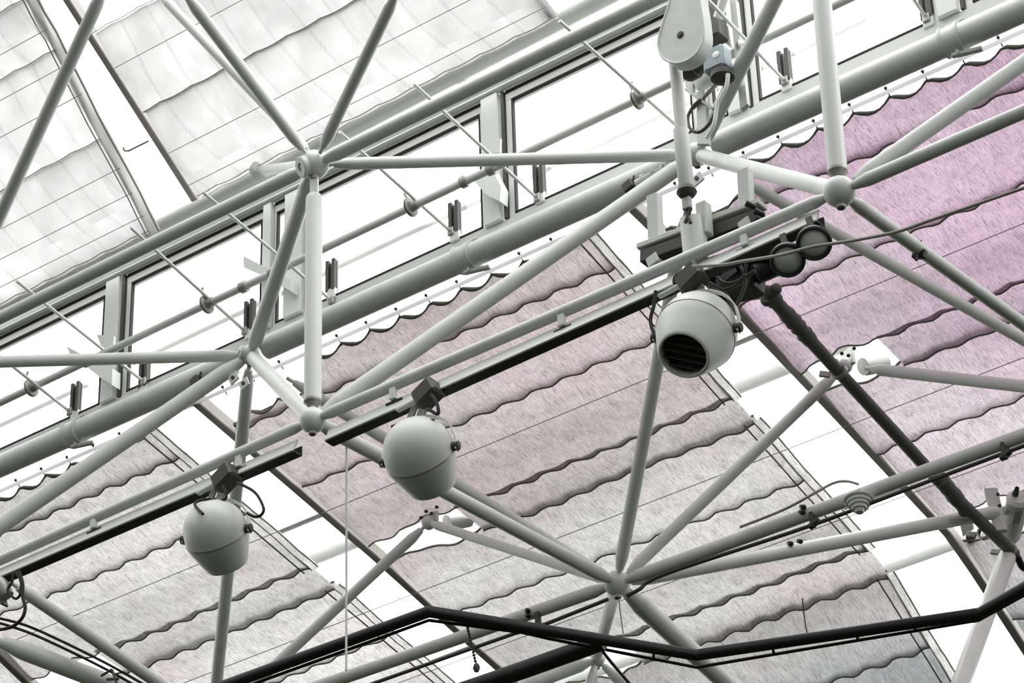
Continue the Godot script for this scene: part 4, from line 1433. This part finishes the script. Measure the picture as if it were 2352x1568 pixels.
	m.tube([pw(1396, 1376, wq), pw(1255, 1432, wq), pw(1177, 1456, wq), pw(840, 1575, wq)], 0.011, 10)
	part("tube", m, M.dark, t)
	m = MB.new()
	m.box(pw(1236, 1424, wq), Vector3(0.014, 0, 0), Vector3(0, 0.05, 0), Vector3(0, 0, 0.015), 0.003)
	part("hanger", m, M.dark, t)
	for s in [[1212, 1402, "pair of black screws on the lower chord left of the star joint", 1213, 1414, W4 - 0.045], [1845, 1164, "pair of black screws on the lower chord left of the ringed cone", 1843, 1176, W4 - 0.045], [1816, 1248, "pair of black screws on the tube below the lower chord", 1838, 1243, W4 + 0.80]]:
		t = thing("screw_pair", s[2], "screw", pw(s[0], s[1], s[5]))
		for q in [[s[0], s[1]], [s[3], s[4]]]:
			m = MB.new()
			m.lathe(pw(q[0], q[1], s[5]), lens_to_world(Vector3(0.2, 0, -1)), [Vector2(-0.03, 0.014), Vector2(0.012, 0.014), Vector2(0.016, 0.009), Vector2(0.016, 0)], 10)
			part("screw", m, M.black, t)
	# ringed cone
	t = thing("cone_diffuser", "ringed grey cone hanging from the lower chord", "sounder", pw(1968, 1165, wq))
	m = MB.new()
	m.lathe(pw(1972, 1146, wq - 0.03), Vector3(0.03, -1, 0.1), [Vector2(-0.02, 0), Vector2(-0.02, 0.04), Vector2(0.0, 0.078), Vector2(0.008, 0.08), Vector2(0.014, 0.073), Vector2(0.014, 0.066), Vector2(0.03, 0.064), Vector2(0.032, 0.056), Vector2(0.048, 0.052), Vector2(0.05, 0.043), Vector2(0.066, 0.038), Vector2(0.068, 0.028), Vector2(0.085, 0.02), Vector2(0.088, 0.0)], 36, 25)
	part("rings", m, M.paint, t)
	m = MB.new()
	m.tube([pw(1975, 1146, wq - 0.02), pw(1975, 1128, wq)], 0.018, 10)
	part("stalk", m, M.steel, t)
	cable("thin grey cable arching over the lower chord beside the ringed cone", [pw(1700, 1210, wq - 0.05), pw(1800, 1170, wq - 0.05), pw(1875, 1130, wq - 0.04), pw(1915, 1109, wq), pw(1945, 1105, wq), pw(1972, 1112, wq)], 0.0075, M.darkbar)
	# twin cables on the bottom left tube
	for s in [[-14, "upper"], [0, "lower"]]:
		cable(s[1] + " of the twin black cables along the bottom left tube", [pw(-20, 1425 + s[0] * 0.7, 10.6), pw(60, 1450 + s[0], 10.8), pw(150, 1490 + s[0], 10.95), pw(250, 1540 + s[0], 11.1), pw(330, 1585 + s[0], 11.2)], 0.0085, M.rubber)
	t = thing("cable_saddle", "bolted cable saddle on the bottom left tube", "bracket", pw(255, 1552, 11.0))
	m = MB.new()
	m.bar(pw(232, 1552, 11.0), pw(258, 1536, 11.0), Vector3(0, 0, 1), 0.012, 0.014)
	m.bar(pw(246, 1560, 11.0), pw(272, 1558, 11.0), Vector3(0, 0, 1), 0.014, 0.02)
	m.bar(pw(258, 1538, 11.0), pw(268, 1570, 11.0), Vector3(0, 0, 1), 0.012, 0.016)
	part("plates", m, M.dark, t)
	# the black track
	var hb := 6.95
	var line := [[380, 1622], [530, 1569], [985, 1404], [1600, 1504], [2250, 1408], [2400, 1323]]
	t = thing("black_track", "black zigzag track tube with a thin rod slung below it", "track", ph(1600, 1504, hb))
	m = MB.new()
	var pts := line.map(func(q): return ph(q[0], q[1], hb))
	for k in pts.size() - 1: m.tube([pts[k], pts[k + 1]], 0.031, 20)
	for k in range(1, pts.size() - 1): m.ball(pts[k], 0.031, 20)
	part("track", m, M.black, t)
	m = MB.new()
	var rod := [[560, 1578], [985, 1424], [1200, 1452], [1260, 1466], [1600, 1532], [1850, 1490], [2248, 1424], [2400, 1340]].map(func(q): return ph(q[0], q[1], hb - 0.02))
	for k in rod.size() - 1: m.tube([rod[k], rod[k + 1]], 0.009, 10)
	part("rod", m, M.black, t)
	for s in [[1075, 1420, 1434], [1250, 1448, 1462], [1500, 1490, 1510], [1775, 1482, 1500], [1968, 1452, 1468], [2165, 1424, 1438], [2100, 1432, 1448]]:
		m = MB.new()
		m.tube([ph(s[0], s[1], hb), ph(s[0] + 2, s[2], hb - 0.02)], 0.008, 8)
		part("tie", m, M.black, t)
	m = MB.new()
	m.tube([ph(1040, 1592, hb - 0.06), ph(1200, 1540, hb - 0.03), ph(1385, 1474, hb + 0.01)], 0.046, 20)
	m.tube([ph(1050, 1580, hb + 0.02), ph(1190, 1532, hb + 0.02), ph(1320, 1486, hb + 0.02)], 0.026, 14)
	solo("track_branch", "thick black branch bar running down left under the black track", "track", m, M.black)
	m = MB.new()
	m.tube(smooth([ph(1378, 1486, hb - 0.02), ph(1402, 1518, hb - 0.04), ph(1445, 1568, hb - 0.06), ph(1470, 1600, hb - 0.06)]), 0.009, 8)
	solo("black_wire", "taut black wire slanting down under the black track", "wire", m, M.black)
	# hanging wires
	cable("thin white cord hanging straight down left of the roof opening", [pw(796, 1006, 9.48), pw(796, 1006, 9.48) + Vector3(0, -0.6, 0), pw(796, 1006, 9.48) + Vector3(0, -1.27, 0)], 0.0055, M.white, "white_string")
	cable("fine wire hanging below the star joint", [pw(1419, 1345, W4), pw(1424, 1400, W4) , pw(1434, 1470, W4)], 0.004, M.darkbar, "hanging_wire")
	cable("fine wire hanging in front of the grey screen near the bottom right", [pr(1843, 1372, -0.02), pr(1843, 1372, -0.02) + Vector3(0.0, -0.12, 0.0), pr(1843, 1372, -0.02) + Vector3(0.01, -0.26, 0)], 0.004, M.dark, "hanging_wire")
	t = thing("chain_weight", "short dark chain with a weight hanging below the black track", "chain", ph(1077, 1440, hb))
	m = MB.new()
	var c0 := ph(1074, 1434, hb - 0.02)
	for k in 12: m.ball(c0 + Vector3(0.004 * k, -0.02 - 0.0185 * k, 0), 0.0085, 8)
	part("links", m, M.dark, t)
	m = MB.new()
	m.lathe(c0 + Vector3(0.05, -0.235, 0), Vector3(0, -1, 0), [Vector2(0, 0.004), Vector2(0.01, 0.014), Vector2(0.03, 0.02), Vector2(0.05, 0.012), Vector2(0.055, 0)], 12)
	part("weight", m, M.dark, t)
